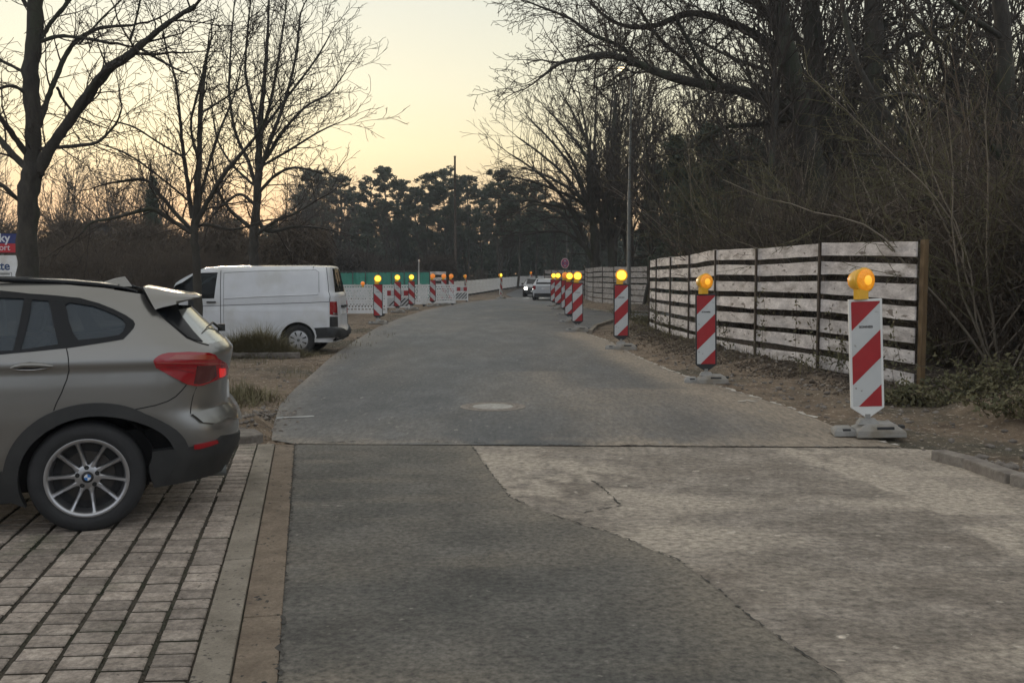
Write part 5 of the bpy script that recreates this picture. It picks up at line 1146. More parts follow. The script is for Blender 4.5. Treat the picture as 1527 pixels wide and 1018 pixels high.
# ------------------------------------------------------------------ two far cars (section lofts)
def small_car(label, loc, rz, paint, rear_view, H=1.5, W=1.82, L=4.3, lights=None):
    t = thing('passenger_car', label, 'car', loc, rz); hw = W / 2
    # local +y = front. sections: y, lower half width, z bottom, z belt, half width roof, z roof
    secs = [(-L / 2, .70, .42, .95, .60, .97), (-L / 2 + .10, .86, .26, 1.02, .66, 1.06), (-L / 2 + .45, hw, .22, 1.04, .66, H - .06), (-L / 2 + 1.0, hw, .20, 1.02, .68, H), (-.2, hw, .20, 1.0, .68, H), (.45, hw, .20, .98, .66, H - .05), (1.2, hw, .20, .96, .70, .99), (L / 2 - .45, hw - .03, .22, .86, .66, .90), (L / 2 - .08, .80, .28, .72, .6, .76), (L / 2, .66, .40, .64, .5, .66)]
    rows = []
    for y, w_, zb, zt_, wr, zr in secs: rows.append([(-w_ * .93, y, zb), (-w_, y, (zb + zt_) / 2), (-w_ * .97, y, zt_), (-wr, y, zr - .05 * (zr > zt_ + .1)), (-wr * .7, y, zr), (wr * .7, y, zr), (wr, y, zr - .05 * (zr > zt_ + .1)), (w_ * .97, y, zt_), (w_, y, (zb + zt_) / 2), (w_ * .93, y, zb)])
    n = 10; vs = [p for r_ in rows for p in r_]; fs = [[i * n + j, i * n + j + 1, (i + 1) * n + j + 1, (i + 1) * n + j] for i in range(len(rows) - 1) for j in range(n - 1)] + [list(range(n))[::-1], list(range((len(rows) - 1) * n, len(rows) * n))] + [[i * n, (i + 1) * n, (i + 1) * n + n - 1, i * n + n - 1] for i in range(len(rows) - 1)]
    MB().add(vs, fs).build('body', paint, t, smooth=True, auto=30)
    def quad(a, c, d, e, nm, m, th=.01):
        a, c, d, e = map(Vector, (a, c, d, e)); nn = (c - a).cross(e - a).normalized() * th; MB().add([a + nn, c + nn, d + nn, e + nn, a, c, d, e], [[0, 1, 2, 3], [0, 4, 5, 1], [1, 5, 6, 2], [2, 6, 7, 3], [3, 7, 4, 0]]).build(nm, m, t)
    yr = -L / 2
    quad((-.64, yr + .125, 1.075), (.64, yr + .125, 1.075), (.60, yr + .43, H - .10), (-.60, yr + .43, H - .10), 'rear_window', M_['trim'])
    quad((.66, 1.17, 1.0), (-.66, 1.17, 1.0), (-.62, .50, H - .07), (.62, .50, H - .07), 'windscreen', M_['trim'])
    for s in (-1, 1):
        q = [(s * hw * .975, -1.5, 1.05), (s * hw * .975, .95, 1.02), (s * .70, .40, H - .10), (s * .695, -1.25, H - .10)]
        quad(*(q if s > 0 else q[::-1]), 'side_window', M_['trim'], .012)
        for y in (-1.32, 1.32):
            Mx = Matrix.Translation((s * (hw - .10), y, .32)) @ Matrix.Rotation(math.pi / 2 * s, 4, 'Y')
            wh = MB().lathe([(.001, -.1), (.30, -.1), (.325, -.05), (.325, .07), (.30, .115), (.21, .11)], Mx, 24).build('wheel', M_['tyre'], t, smooth=True, auto=40)
            MB().lathe([(.21, .112), (.14, .118), (.001, .112)], Mx, 20).build('rim', M_['rim'], wh)
        MB().box((s * .74, yr + .035, .86), (.20, .12, .24), ch=.03).build('tail_lamp', M_['red'], t)
        MB().lathe([(.001, .05), (.08, .04), (.115, 0), (.11, -.06)], Matrix.Translation((s * .64, L / 2 + .01, .66)) @ Matrix.Rotation(-math.pi / 2, 4, 'X'), 16).build('headlamp', lights if (lights) else M_['chrome'], t, smooth=True)
        MB().box((s * (hw + .08), .75, 1.0), (.16, .08, .12), ch=.02).build('door_mirror', paint, t)
    MB().box((0, yr + .03, .36), (1.5, .12, .24), ch=.03).build('rear_bumper', M_['clad'], t)
    MB().box((0, yr - .01, .80), (.52, .02, .11)).build('number_plate', M_['plastic'], t)
    MB().box((0, L / 2 - .03, .38), (1.3, .1, .2), ch=.03).build('front_grille', M_['clad'], t); MB().box((0, L / 2 + .025, .45), (.52, .02, .11)).build('number_plate', M_['plastic'], t)
    return t
q = G(816, 448); small_car('white hatchback seen from behind beside the right row of beacons', (q.x + .1, q.y + 2.1, .0), R(-6), M_['wcar'], True, 1.47, 1.80, 4.2)
q = G(798, 446.5); small_car('dark oncoming car with headlights on, left of the white hatchback', (q.x + .25, 76.0, .01), R(180 - 4), M_['dcar'], False, 1.45, 1.80, 4.3, M_['head'])
# ================================================================== vegetation
def tubes(S_, k):
    A = np.array([s[0] for s in S_], float); B = np.array([s[1] for s in S_], float); r0 = np.array([s[2] for s in S_]); r1 = np.array([s[3] for s in S_])
    d = B - A; d /= np.maximum(np.linalg.norm(d, axis=1), 1e-9)[:, None]; up = np.where(np.abs(d[:, 2:3]) > .9, [[1., .1, 0]], [[.03, .1, 1.]])
    u = np.cross(d, up); u /= np.linalg.norm(u, axis=1)[:, None]; v = np.cross(d, u); n = len(A)
    V = np.zeros((n, 2, k, 3))
    for i in range(k):
        t = 2 * math.pi * i / k; o = u * math.cos(t) + v * math.sin(t); V[:, 0, i] = A + o * r0[:, None]; V[:, 1, i] = B + o * r1[:, None]
    base = (np.arange(n) * 2 * k)[:, None]; Fq = np.stack([np.stack([base[:, 0] + i, base[:, 0] + (i + 1) % k, base[:, 0] + k + (i + 1) % k, base[:, 0] + k + i], 1) for i in range(k)], 1).reshape(-1, 4)
    return V.reshape(-1, 3), Fq
def nrmz(x, y, z):
    l = math.sqrt(x * x + y * y + z * z) or 1; return x / l, y / l, z / l
def grow(rng, out, p, d, L, r, lev, Q):
    """Q: step, wander, trop, kids per level (per metre), angle, ratio, maxlev, rmin, start"""
    g = rng.gauss; step = Q['step'] * (1 if lev < 2 else .7); n = max(2, int(L / step)); step = L / n; x, y, z = p; dx, dy, dz = d; wv = Q['wander'] * (1 + .25 * lev); tr = Q['trop'][min(lev, len(Q['trop']) - 1)]
    kd = Q['kids'][lev] if lev < len(Q['kids']) else 0; r0 = r; acc = rng.random(); ph = rng.random() * 6.28
    for i in range(n):
        t = (i + 1) / n; dx, dy, dz = nrmz(dx + g(0, wv), dy + g(0, wv), dz + g(0, wv) + tr)
        q = (x + dx * step, y + dy * step, z + dz * step); r1 = max(Q['rmin'], r * (1 - t * Q.get('taper', .85)))
        out.append(((x, y, z), q, r0, r1, lev))
        x, y, z = q; r0 = r1
        if kd and t > Q['start'][min(lev, len(Q['start']) - 1)]:
            acc += kd * step
            while acc > 1:
                acc -= 1; ph += 2.4 + g(0, .4); an = Q['ang'][min(lev, len(Q['ang']) - 1)] * (1 + g(0, .18)); a, b, c = dx, dy, dz
                ux, uy, uz = nrmz(*((b, -a, 0) if abs(c) < .95 else (1, 0, 0))); vx, vy, vz = b * uz - c * uy, c * ux - a * uz, a * uy - b * ux
                ca, sa = math.cos(an), math.sin(an); cc, ss = math.cos(ph), math.sin(ph)
                nd = nrmz(a * ca + (ux * cc + vx * ss) * sa, b * ca + (uy * cc + vy * ss) * sa, c * ca + (uz * cc + vz * ss) * sa)
                l2 = L * Q['ratio'][min(lev, len(Q['ratio']) - 1)] * (1.12 - .75 * t) * rng.uniform(.65, 1.2)
                grow(rng, out, q, nd, max(l2, .12), max(Q['rmin'], min(r0 * .62, l2 * .022)), lev + 1, Q)
def tree_obj(name, label, cat, loc, segs, mt, mc, split=1, group=None, extra=None, rz=0, kt=7, kc=3):
    t = thing(name, label, cat, loc, rz, group)
    a = [s for s in segs if s[4] <= split]; c = [s for s in segs if s[4] > split]
    if a: V, Fq = tubes(a, kt); mesh_obj('trunk', V, Fq, mt, t, smooth=True)
    if c: V, Fq = tubes(c, kc); mesh_obj('crown', V, Fq, mc, t)
    return t
def smooth_line(pts, n=5):
    out = []; P = [Vector(p) for p in pts]
    for i in range(len(P) - 1):
        a = P[max(i - 1, 0)]; b = P[i]; c = P[i + 1]; d = P[min(i + 2, len(P) - 1)]
        for k in range(n):
            t = k / n; out.append(.5 * ((2 * b) + (c - a) * t + (2 * a - 5 * b + 4 * c - d) * t * t + (3 * b - a - 3 * c + d) * t ** 3))
    return out + [P[-1]]
def traced_tree(name, label, Y, base, limbs, Q, seed, twigs, mt=None, mc=None, rscale=1.0):
    """limbs: [(list of (px,py,width px), depth offset at end, twig density)]"""
    rng = random.Random(seed); b = MB(); segs = []; mt = mt or M_['bark']; mc = mc or M_['twig']
    o = Vector(base)
    for L_, dy, dens in limbs:
        n = len(L_); pts = [At(p[0], p[1], Y + dy * (i / (n - 1)) ** 1.2) - o for i, p in enumerate(L_)]; rr = [p[2] / 2 * Y / F * rscale for p in L_]
        sm = smooth_line(pts, 6); rad = [float(np.interp(i / 6, range(n), rr)) * (1 + .07 * math.sin(i * 2.1) + rng.uniform(-.05, .07)) for i in range(len(sm))]
        sm = [p + Vector((rng.gauss(0, 1), rng.gauss(0, 1), rng.gauss(0, .5))) * rad[i] * .10 for i, p in enumerate(sm)]
        b.tube(sm, rad, 12 if rr[0] > .05 else 7)
        if dens:
            acc = rng.random(); ph = rng.random() * 6
            for i in range(2, len(sm)):
                if sm[i].z < 2.3: continue
                d = (sm[i] - sm[i - 1]); acc += 1.5 * dens * d.length; dd = d.normalized()
                while acc > 1:
                    acc -= 1; ph += 2.4 + rng.gauss(0, .5); an = rng.uniform(.6, 1.15); u = dd.orthogonal().normalized(); v = dd.cross(u)
                    nd = dd * math.cos(an) + (u * math.cos(ph) + v * math.sin(ph)) * math.sin(an); nd.z += .15; nd.normalize()
                    l = twigs * rng.uniform(.45, 1.25); grow(rng, segs, tuple(sm[i]), tuple(nd), l, min(max(.008, rad[i] * .45), l * .016), 2, Q)
            grow(rng, segs, tuple(sm[-1]), tuple((sm[-1] - sm[-3]).normalized()), twigs * .9, min(rad[-1], .03), 2, Q) if dens > 1 else None
    t = thing(name, label, 'tree', o)
    b.build('trunk', mt, t, smooth=True)
    V, Fq = tubes(segs, 3); mesh_obj('crown', V, Fq, mc, t)
    print(name, len(segs)); return t
QT = dict(step=.22, wander=.10, trop=(0, .01, .02, .02, .015), kids=(0, 0, 4.6, 5.2, 3.5), ang=(.8, .8, .8, .75, .7), ratio=(.6, .6, .55, .55, .5), rmin=.0048, start=(.2, .2, .15, .2, .2), taper=.8)
# big limb tree at the left edge
Y = 17.0; q = G(42, 412 + 2288 / Y)
traced_tree('large_tree', 'thick trunked bare tree with heavy sawn limbs at the far left behind the silver car', Y, (q.x, q.y, 0), [
    ([(40, 560, 46), (42, 430, 40), (41, 330, 38), (47, 262, 38), (50, 215, 30), (46, 120, 30), (52, 40, 28), (56, -60, 26), (60, -220, 20), (55, -380, 12)], .0, 1.2),
    ([(52, 262, 28), (75, 222, 20), (100, 185, 20), (132, 142, 20), (160, 105, 19), (190, 84, 16), (225, 55, 11), (262, 27, 9), (291, 9, 9)], -.6, 2.6),
    ([(95, 200, 9), (112, 170, 8), (150, 112, 9), (178, 92, 9)], -.7, 1.0),
    ([(58, 190, 11), (72, 145, 10), (85, 112, 10), (100, 78, 9), (122, 55, 8), (150, 42, 7), (195, 38, 5)], .5, 2.8),
    ([(60, 222, 8), (95, 219, 7), (125, 216, 7), (147, 211, 6), (172, 186, 4), (182, 160, 3)], -.5, 2.8),
    ([(48, 258, 14), (20, 232, 13), (0, 208, 12), (-40, 165, 11), (-120, 90, 9)], .8, 1.6),
    ([(45, 238, 12), (22, 205, 11), (0, 176, 10), (-60, 110, 8)], -.8, 1.6),
    ([(40, 306, 10), (20, 292, 9), (0, 275, 9), (-60, 245, 7)], -.4, 1.4),
    ([(58, 64, 9), (75, 35, 8), (100, 5, 8), (130, -40, 7), (190, -120, 5)], .3, 2.2),
    ([(62, 62, 8), (90, 54, 7), (130, 58, 6), (162, 64, 6)], -.3, 2.2),
    ([(50, 120, 7), (30, 105, 6), (0, 90, 6), (-50, 70, 5)], .3, 2.0),
    ([(48, 20, 8), (20, -20, 7), (-40, -90, 6)], .3, 1.6),
    ([(85, 130, 6), (95, 150, 5), (108, 166, 5)], .3, 1.5), ([(205, 70, 6), (235, 88, 5), (262, 103, 4)], -.4, 2.2), ([(200, 80, 7), (232, 81, 6)], -.3, 2.0),
    ([(118, 66, 4), (150, 30, 4), (190, -10, 3), (230, -60, 3)], .6, 2.6), ([(195, 60, 4), (205, 20, 4), (215, -30, 3)], -.4, 2.5),
    ([(46, 150, 7), (20, 128, 6), (-20, 140, 5)], -.6, 2),
], QT, 11, 1.25, rscale=.76)
Y = 17.5; q = G(294, 412 + 2288 / Y)
Q2 = dict(QT, step=.2, kids=(0, 0, 4.6, 5, 3.2))
traced_tree('young_tree', 'slim bare tree with straight trunk in front of the white van cab', Y, (q.x, q.y, 0), [
    ([(296, 560, 16), (296, 470, 14), (293, 400, 13), (290, 345, 13), (292, 320, 12), (297, 240, 9), (299, 170, 8), (303, 120, 8), (306, 98, 7)], 0, 1.8),
    ([(287, 325, 8), (281, 280, 7), (273, 225, 6), (268, 170, 5), (262, 120, 4), (250, 80, 3), (240, 30, 2)], .6, 3.4),
    ([(291, 335, 9), (310, 300, 8), (330, 265, 7), (355, 235, 6), (381, 203, 4), (400, 170, 3)], -.6, 3.2),
    ([(288, 345, 8), (262, 318, 7), (238, 290, 6), (215, 268, 5), (172, 272, 4)], .5, 3.0),
    ([(287, 348, 8), (258, 330, 7), (228, 312, 7), (196, 318, 6), (165, 326, 5), (136, 332, 4), (124, 345, 3)], -.6, 2.8),
    ([(292, 330, 6), (300, 290, 6), (313, 240, 5), (330, 190, 4), (350, 140, 3), (362, 90, 2)], .8, 3.4),
    ([(289, 340, 5), (310, 335, 5), (350, 342, 4), (390, 330, 3)], .5, 2.6),
    ([(296, 240, 5), (285, 190, 4), (292, 150, 4), (307, 95, 4), (312, 50, 2)], -.4, 3.0),
    ([(275, 235, 4), (240, 215, 3), (200, 190, 3), (165, 180, 2)], -.5, 3.2), ([(298, 170, 4), (330, 150, 3), (360, 130, 2)], .3, 3.0), ([(282, 300, 4), (240, 265, 3), (190, 230, 3), (150, 215, 2)], .9, 3.2),
], Q2, 12, 1.15, rscale=.92)
Y = 32.9; q = G(381, 412 + 2288 / Y)
Q3 = dict(QT, step=.35, kids=(0, 0, 3.4, 3.6, 2.4), rmin=.0075, trop=(0, 0, .05, .05, .04), ang=(.7, .7, .62, .6, .6))
Y3 = Y
traced_tree('round_crowned_tree', 'tall bare tree with fine upright crown rising behind the white van roof', Y, (q.x, q.y, 0), [
    ([(380, 480, 17), (378, 395, 16), (379, 350, 15), (383, 300, 13), (386, 240, 11), (388, 180, 9), (396, 100, 6), (400, 30, 4), (402, -50, 3)], 0, 1.2),
    ([(384, 290, 7), (370, 240, 6), (352, 200, 5), (342, 140, 4), (345, 60, 3), (350, 0, 2)], 1.5, 3.0),
    ([(386, 260, 7), (405, 205, 6), (425, 150, 5), (440, 90, 4), (448, 20, 3)], -1.5, 3.0),
    ([(385, 255, 6), (420, 200, 5), (455, 160, 4), (490, 140, 3), (512, 112, 2)], 1, 3.0),
    ([(384, 290, 6), (410, 262, 5), (440, 250, 4), (480, 258, 3)], -1, 2.2),
    ([(386, 235, 6), (378, 170, 5), (366, 110, 4), (370, 40, 3), (376, -20, 2)], -1.6, 3.0),
    ([(387, 210, 6), (404, 150, 5), (415, 90, 4), (425, 20, 3), (430, -30, 2)], 1.8, 3.0),
    ([(384, 310, 7), (360, 290, 5), (340, 300, 4), (318, 320, 3)], 1, 1.8),
    ([(381, 345, 8), (350, 320, 6), (330, 295, 5), (322, 270, 3)], -1, 1.8),
    ([(383, 325, 8), (400, 345, 6), (440, 338, 5), (478, 340, 3)], 1, 1.6), ([(382, 350, 7), (410, 330, 5), (440, 318, 4), (470, 300, 3)], -.8, 1.6),
    ([(384, 280, 5), (350, 250, 4), (325, 210, 3), (316, 160, 2)], 1, 3.0), ([(386, 250, 5), (430, 225, 4), (470, 200, 3), (500, 185, 2)], -1.2, 3.0), ([(386, 200, 5), (440, 130, 4), (470, 90, 3), (488, 60, 2)], .5, 3.0),
], Q3, 13, 1.9, rscale=.9)
# heavy trees on the right, behind the near fence
Q4 = dict(QT, step=.4, wander=.13, kids=(0, 0, 4.4, 5.0, 3.2), rmin=.008, trop=(0, 0, .01, .01, .01))
def rt(name, label, Y, basepx, limbs, seed, tw=1.9, Q=Q4): q = At(basepx, 430, Y); return traced_tree(name, label, Y, (q.x, Y, .15), limbs, Q, seed, tw)
rt('large_tree', 'leaning dark tree whose long low limb reaches left over the road, above the near fence', 30.4, 1232, [
    ([(1242, 440, 44), (1228, 330, 42), (1212, 250, 38), (1196, 180, 34), (1180, 110, 30), (1165, 40, 27), (1150, -60, 24), (1140, -160, 18)], 0, 1.3),
    ([(1205, 205, 22), (1175, 160, 17), (1120, 140, 15), (1060, 128, 14), (1000, 115, 13), (950, 95, 11), (905, 82, 9), (865, 88, 7), (835, 95, 5), (806, 116, 3)], -2, 5),
    ([(950, 95, 8), (925, 70, 6), (880, 50, 5), (850, 28, 4), (815, 14, 3), (785, 2, 2)], -1.0, 5.0),
    ([(1178, 105, 18), (1140, 62, 14), (1090, 35, 12), (1030, 20, 10), (970, 40, 8), (920, 35, 6), (880, 5, 4)], 1.5, 5.5),
    ([(1170, 50, 14), (1120, 0, 12), (1050, -40, 10), (1000, -60, 7)], -1.5, 5), ([(1050, 126, 7), (1020, 90, 6), (985, 60, 5), (950, 10, 4)], 1, 3.0), ([(1090, 136, 7), (1050, 100, 6), (1010, 30, 5)], -1, 3.0),
    ([(1192, 170, 12), (1140, 185, 8), (1080, 190, 6), (1040, 215, 4), (1000, 230, 3)], 1.2, 3.0), ([(1210, 240, 10), (1160, 250, 7), (1110, 235, 5), (1060, 250, 3)], -1, 3.0),
], 21)
rt('large_tree', 'straight dark trunk immediately right of the leaning tree behind the near fence', 34.2, 1258, [
    ([(1262, 440, 38), (1250, 330, 34), (1240, 230, 31), (1222, 140, 28), (1212, 60, 26), (1205, -60, 22), (1200, -160, 18)], 0, 1.3),
    ([(1238, 210, 12), (1270, 150, 10), (1290, 90, 8), (1330, 20, 6)], -1, 3), ([(1220, 130, 10), (1195, 70, 8), (1160, 10, 6)], 1, 3), ([(1230, 170, 8), (1180, 120, 6), (1100, 90, 5), (1040, 60, 3)], 2, 3)], 22)
rt('large_tree', 'thick dark upright trunk standing over the middle of the near fence, rightmost of the cluster', 32.3, 1298, [
    ([(1292, 440, 36), (1294, 330, 34), (1297, 230, 31), (1300, 130, 28), (1303, 30, 26), (1305, -70, 24), (1305, -180, 20)], 0, 1.6),
    ([(1298, 200, 12), (1335, 150, 9), (1370, 80, 7), (1400, 20, 5)], -1.5, 3), ([(1296, 260, 10), (1340, 230, 8), (1390, 200, 5), (1440, 190, 4)], 1, 3), ([(1300, 110, 10), (1350, 60, 8), (1410, 40, 6), (1470, 20, 4)], -1, 3)], 23)
rt('slanting_tree', 'thin dark tree slanting up to the left behind the bushes beyond the fence end', 20.2, 1470, [
    ([(1500, 520, 20), (1440, 430, 17), (1400, 300, 14), (1350, 210, 11), (1290, 120, 9), (1262, 40, 7), (1250, -60, 6)], 1, 2.2), ([(1380, 260, 7), (1330, 235, 5), (1270, 230, 3)], .5, 3.2), ([(1340, 190, 6), (1360, 120, 5), (1350, 40, 4)], -.8, 3.2)], 24, 1.3, Q2)
rt('large_tree', 'dark tree at the far right edge with branches hanging over the thicket', 19.0, 1515, [
    ([(1530, 560, 34), (1520, 400, 30), (1505, 250, 27), (1500, 120, 24), (1490, -20, 20), (1480, -150, 16)], 0, 1.6),
    ([(1510, 260, 12), (1460, 200, 9), (1410, 160, 7), (1350, 140, 5), (1300, 150, 3)], -1.2, 3), ([(1502, 150, 12), (1450, 90, 9), (1400, 60, 7), (1350, 10, 5)], 1.0, 3), ([(1500, 60, 10), (1440, 20, 8), (1380, -30, 6)], -1, 3), ([(1515, 330, 9), (1470, 300, 7), (1420, 290, 5), (1370, 300, 3)], .8, 3), ([(1518, 380, 7), (1480, 380, 5), (1430, 370, 4), (1390, 390, 3)], -.8, 3)], 25, 1.5, Q2)
# spreading bare tree behind the far fence
Y = 59.5; q = G(895, 412 + 2288 / Y)
Q5 = dict(QT, step=.5, wander=.07, kids=(0, 0, 1.9, 1.9, 1.0), rmin=.011, trop=(0, 0, .03, .03, .02), ang=(.5, .5, .5, .5, .5))
lim = []
rng = random.Random(31)
for k, (ex, ey) in enumerate(((762, 300), (748, 262), (758, 228), (772, 205), (790, 178), (812, 160), (838, 140), (862, 130), (890, 125), (915, 128), (945, 138), (970, 160), (990, 190), (1000, 230), (780, 250), (822, 195), (860, 165), (930, 160), (800, 330), (960, 215))):
    bx = 890 + rng.uniform(-14, 24) + (ex - 880) * .08; by = 345 + rng.uniform(-25, 30); mx, my = bx + (ex - bx) * .42, by + (ey - by) * .58
    lim.append(([(bx, by, 7), ((bx + mx) / 2 + 2, (by + my) / 2 - 8, 5), (mx, my - 5, 4), ((mx + ex) / 2, (my + ey) / 2 - 6, 3), (ex, ey, 1.5)], rng.uniform(-4, 4), 2.0))
lim += [([(893, 440, 18), (888, 400, 15), (886, 350, 12), (880, 300, 9), (878, 230, 7)], 0, 1.0), ([(915, 430, 14), (912, 350, 13), (912, 280, 11), (915, 200, 8), (918, 140, 4)], 1, 1.2), ([(940, 430, 14), (938, 340, 12), (940, 250, 10), (944, 180, 6)], 2, 1.2), ([(890, 400, 8), (865, 355, 6), (840, 320, 5), (800, 305, 3), (770, 315, 2)], -2, 1.6), ([(888, 385, 7), (850, 350, 5), (820, 345, 4), (780, 350, 2)], 1, 1.6)]
traced_tree('spreading_tree', 'wide spreading bare tree behind the far fence, left of the street lamp', Y, (q.x, Y, 0), lim, Q5, 32, 2.6)
# ---------------------------------------------------------------- prototypes for copies
def bare_proto(seed, h, Q, nm='bare_tree', stems=1, mt='bark', mc='twig', spread=.25, r=.14):
    rng = random.Random(seed); out = []
    for k in range(stems):
        a = rng.random() * 6.28; s = spread if stems > 1 else .05
        grow(rng, out, (rng.gauss(0, .12) * (stems > 1), rng.gauss(0, .12) * (stems > 1), 0), nrmz(math.cos(a) * s * rng.random() * 1.6, math.sin(a) * s * rng.random() * 1.6, 1), h * rng.uniform(.75, 1.05), r * rng.uniform(.7, 1.1), 0, Q)
    return out
QB = dict(step=.8, wander=.06, trop=(.05, .08, .06, .04), kids=(2.6, 2.3, 2.2, 0), ang=(.6, .6, .6, .6), ratio=(.40, .46, .5, .5), rmin=.018, start=(.22, .15, .15, .2), taper=.85)
QS = dict(step=.35, wander=.12, trop=(.01, .03, .02), kids=(3.4, 4.0, 2.0, 0), ang=(.7, .7, .7), ratio=(.36, .45, .4), rmin=.0045, start=(.15, .15, .2), taper=.85)
LB_far = 'thin bare tree in the far wood beyond the barriers'
protos = {}
def proto(kind, obj): protos.setdefault(kind, []).append([obj, False])
for s in range(4):
    sg = bare_proto(40 + s, 15, QB); print('bare', len(sg)); t = tree_obj('bare_tree', 'x', 'tree', (0, 0, 0), sg, M_['bark'], M_['twig'], 0, kt=5); proto('bare', t)
for s in range(5):
    sg = bare_proto(60 + s, 5.0, QS, stems=11, spread=.45, r=.022); t = tree_obj('bare_shrub', 'x', 'shrub', (0, 0, 0), sg, (M_['stem'], M_['twig2'], M_['stem'], M_['twig'], M_['stem'])[s], (M_['twig2'], M_['twig'], M_['twig3'], M_['twig'], M_['twig2'])[s], 0, kt=4); proto('shrub', t)
QH = dict(QS, kids=(4.6, 5.0, 2.5, 0), step=.25, ratio=(.34, .4), rmin=.005)
for s in range(2):
    sg = bare_proto(80 + s, 3.2, QH, stems=16, spread=.5, r=.018); print('hedge', len(sg)); t = tree_obj('bare_shrub', 'x', 'shrub', (0, 0, 0), sg, M_['twig2'], M_['twig2'], 0, kt=3); proto('dense', t)
def pine_proto(seed, h, narrow=False):
    rng = random.Random(seed); rs = np.random.RandomState(seed); segs = []; cl = []
    x = y = 0; p = (0, 0, 0); n = 10; pts = [(0, 0, 0)]
    for i in range(n): pts.append((pts[-1][0] + rng.gauss(0, .12), pts[-1][1] + rng.gauss(0, .12), h * (i + 1) / n))
    for i in range(n): segs.append((pts[i], pts[i + 1], .2 * (1 - i / n * .75), .2 * (1 - (i + 1) / n * .75), 0))
    nb = 62 if not narrow else 60
    for k in range(nb):
        f = rng.uniform(.44 if not narrow else .12, 1.0); i = min(n - 1, int(f * n)); b = pts[i + 1]; a = rng.random() * 6.28
        prof = (math.sin(math.pi * min(1, max(0, f - .36) / .70)) ** .8 * .85) if not narrow else (1.08 - f)
        L = (2.7 if not narrow else 2.6) * prof * rng.uniform(.5, 1.1) + .3
        z = h * f; e = (b[0] + math.cos(a) * L, b[1] + math.sin(a) * L, z + L * rng.uniform(.05, .5) * (1 if not narrow else -.5)); segs.append(((b[0], b[1], z - .2), e, .05, .015, 1))
        for j in range(3 if not narrow else 4):
            g = rng.uniform(.45, 1.05); c = [b[0] + (e[0] - b[0]) * g + rng.gauss(0, .25), b[1] + (e[1] - b[1]) * g + rng.gauss(0, .25), z + (e[2] - z) * g + rng.gauss(0, .2)]
            m = 60; q = rs.normal(size=(m, 3)); q /= np.linalg.norm(q, axis=1)[:, None]; q *= (rs.rand(m, 1) ** .4) * np.array([.52, .52, .30]) * rng.uniform(.45, 1.15); cl.append(q + c)
    t = thing('pine_tree', 'x', 'tree'); V, Fq = tubes(segs, 5); mesh_obj('trunk', V, Fq, M_['bark'], t)
    V, Fq = quads_cloud(np.concatenate(cl), .15, rs); mesh_obj('crown', V, Fq, M_['needle'], t); return t
for s in range(4): proto('pine', pine_proto(90 + s, 15))
for s in range(2): proto('fir', pine_proto(97 + s, 14, True))
cnt = {}
def put(kind, x, y, z, sc, rz, label, group, k=None, sz=1.0):
    L_ = protos[kind]; k = (cnt.get(kind, 0) if k is None else k) % len(L_); cnt[kind] = cnt.get(kind, 0) + 1
    o, used = L_[k]
    if used: o = copy_tree(o)
    else: L_[k][1] = True
    o.location = (x, y, z); o.rotation_euler = (0, 0, rz); o.scale = (sc, sc, sc * sz); o['label'] = label; o['group'] = group; return o
rng = random.Random(77)
# ---- traced pines of the skyline: (px, top py, depth)
pines = [(478, 250, 116, 'dark pine at the left end of the pine row, right of the round crowned tree'), (507, 262, 124, None), (545, 262, 111, 'narrow topped pine left of the two tallest pines'), (577, 250, 114, 'round topped pine in the middle of the pine group'), (596, 268, 121, None), (640, 258, 114, 'broad pine left of the tall mast'), (662, 246, 119, 'tall pine right behind the mast'), (700, 262, 114, 'pine right of the mast with a sloping crown'), (718, 280, 121, None), (745, 252, 101, 'pine left of the spreading bare tree'), (772, 268, 96, 'broad dark pine behind the round sign'), (800, 272, 106, None), (455, 285, 121, None), (622, 280, 132, None), (530, 285, 132, None), (686, 275, 129, None), (760, 290, 124, None), (828, 300, 111, None), (850, 290, 116, None)]
for px_, py_, Y, lab in pines:
    q = At(px_, 400, Y); h = zpx(py_, Y) - .5; s = h / 15.6
    put('pine', q.x, Y, .42, s, rng.random() * 6.28, lab or 'dark pine half hidden between its neighbours in the pine row beyond the road', 'pines beyond the road')
for k in range(46):
    px_ = rng.uniform(430, 900); Y = rng.uniform(106.3, 158.1); q = At(px_, 400, Y); h = zpx(rng.uniform(268, 318), Y)
    put('bare', q.x, Y, .4, h / 14.5, rng.random() * 6.28, LB_far, 'thin bare trees of the far wood')
for k in range(22):
    px_ = rng.uniform(440, 960); Y = rng.uniform(113.8, 164.4); q = At(px_, 400, Y); h = zpx(rng.uniform(315, 345), Y)
    put('fir', q.x, Y, .4, h / 14, rng.random() * 6.28, 'low dark conifer filling the shade under the far pines', 'conifers of the far wood')
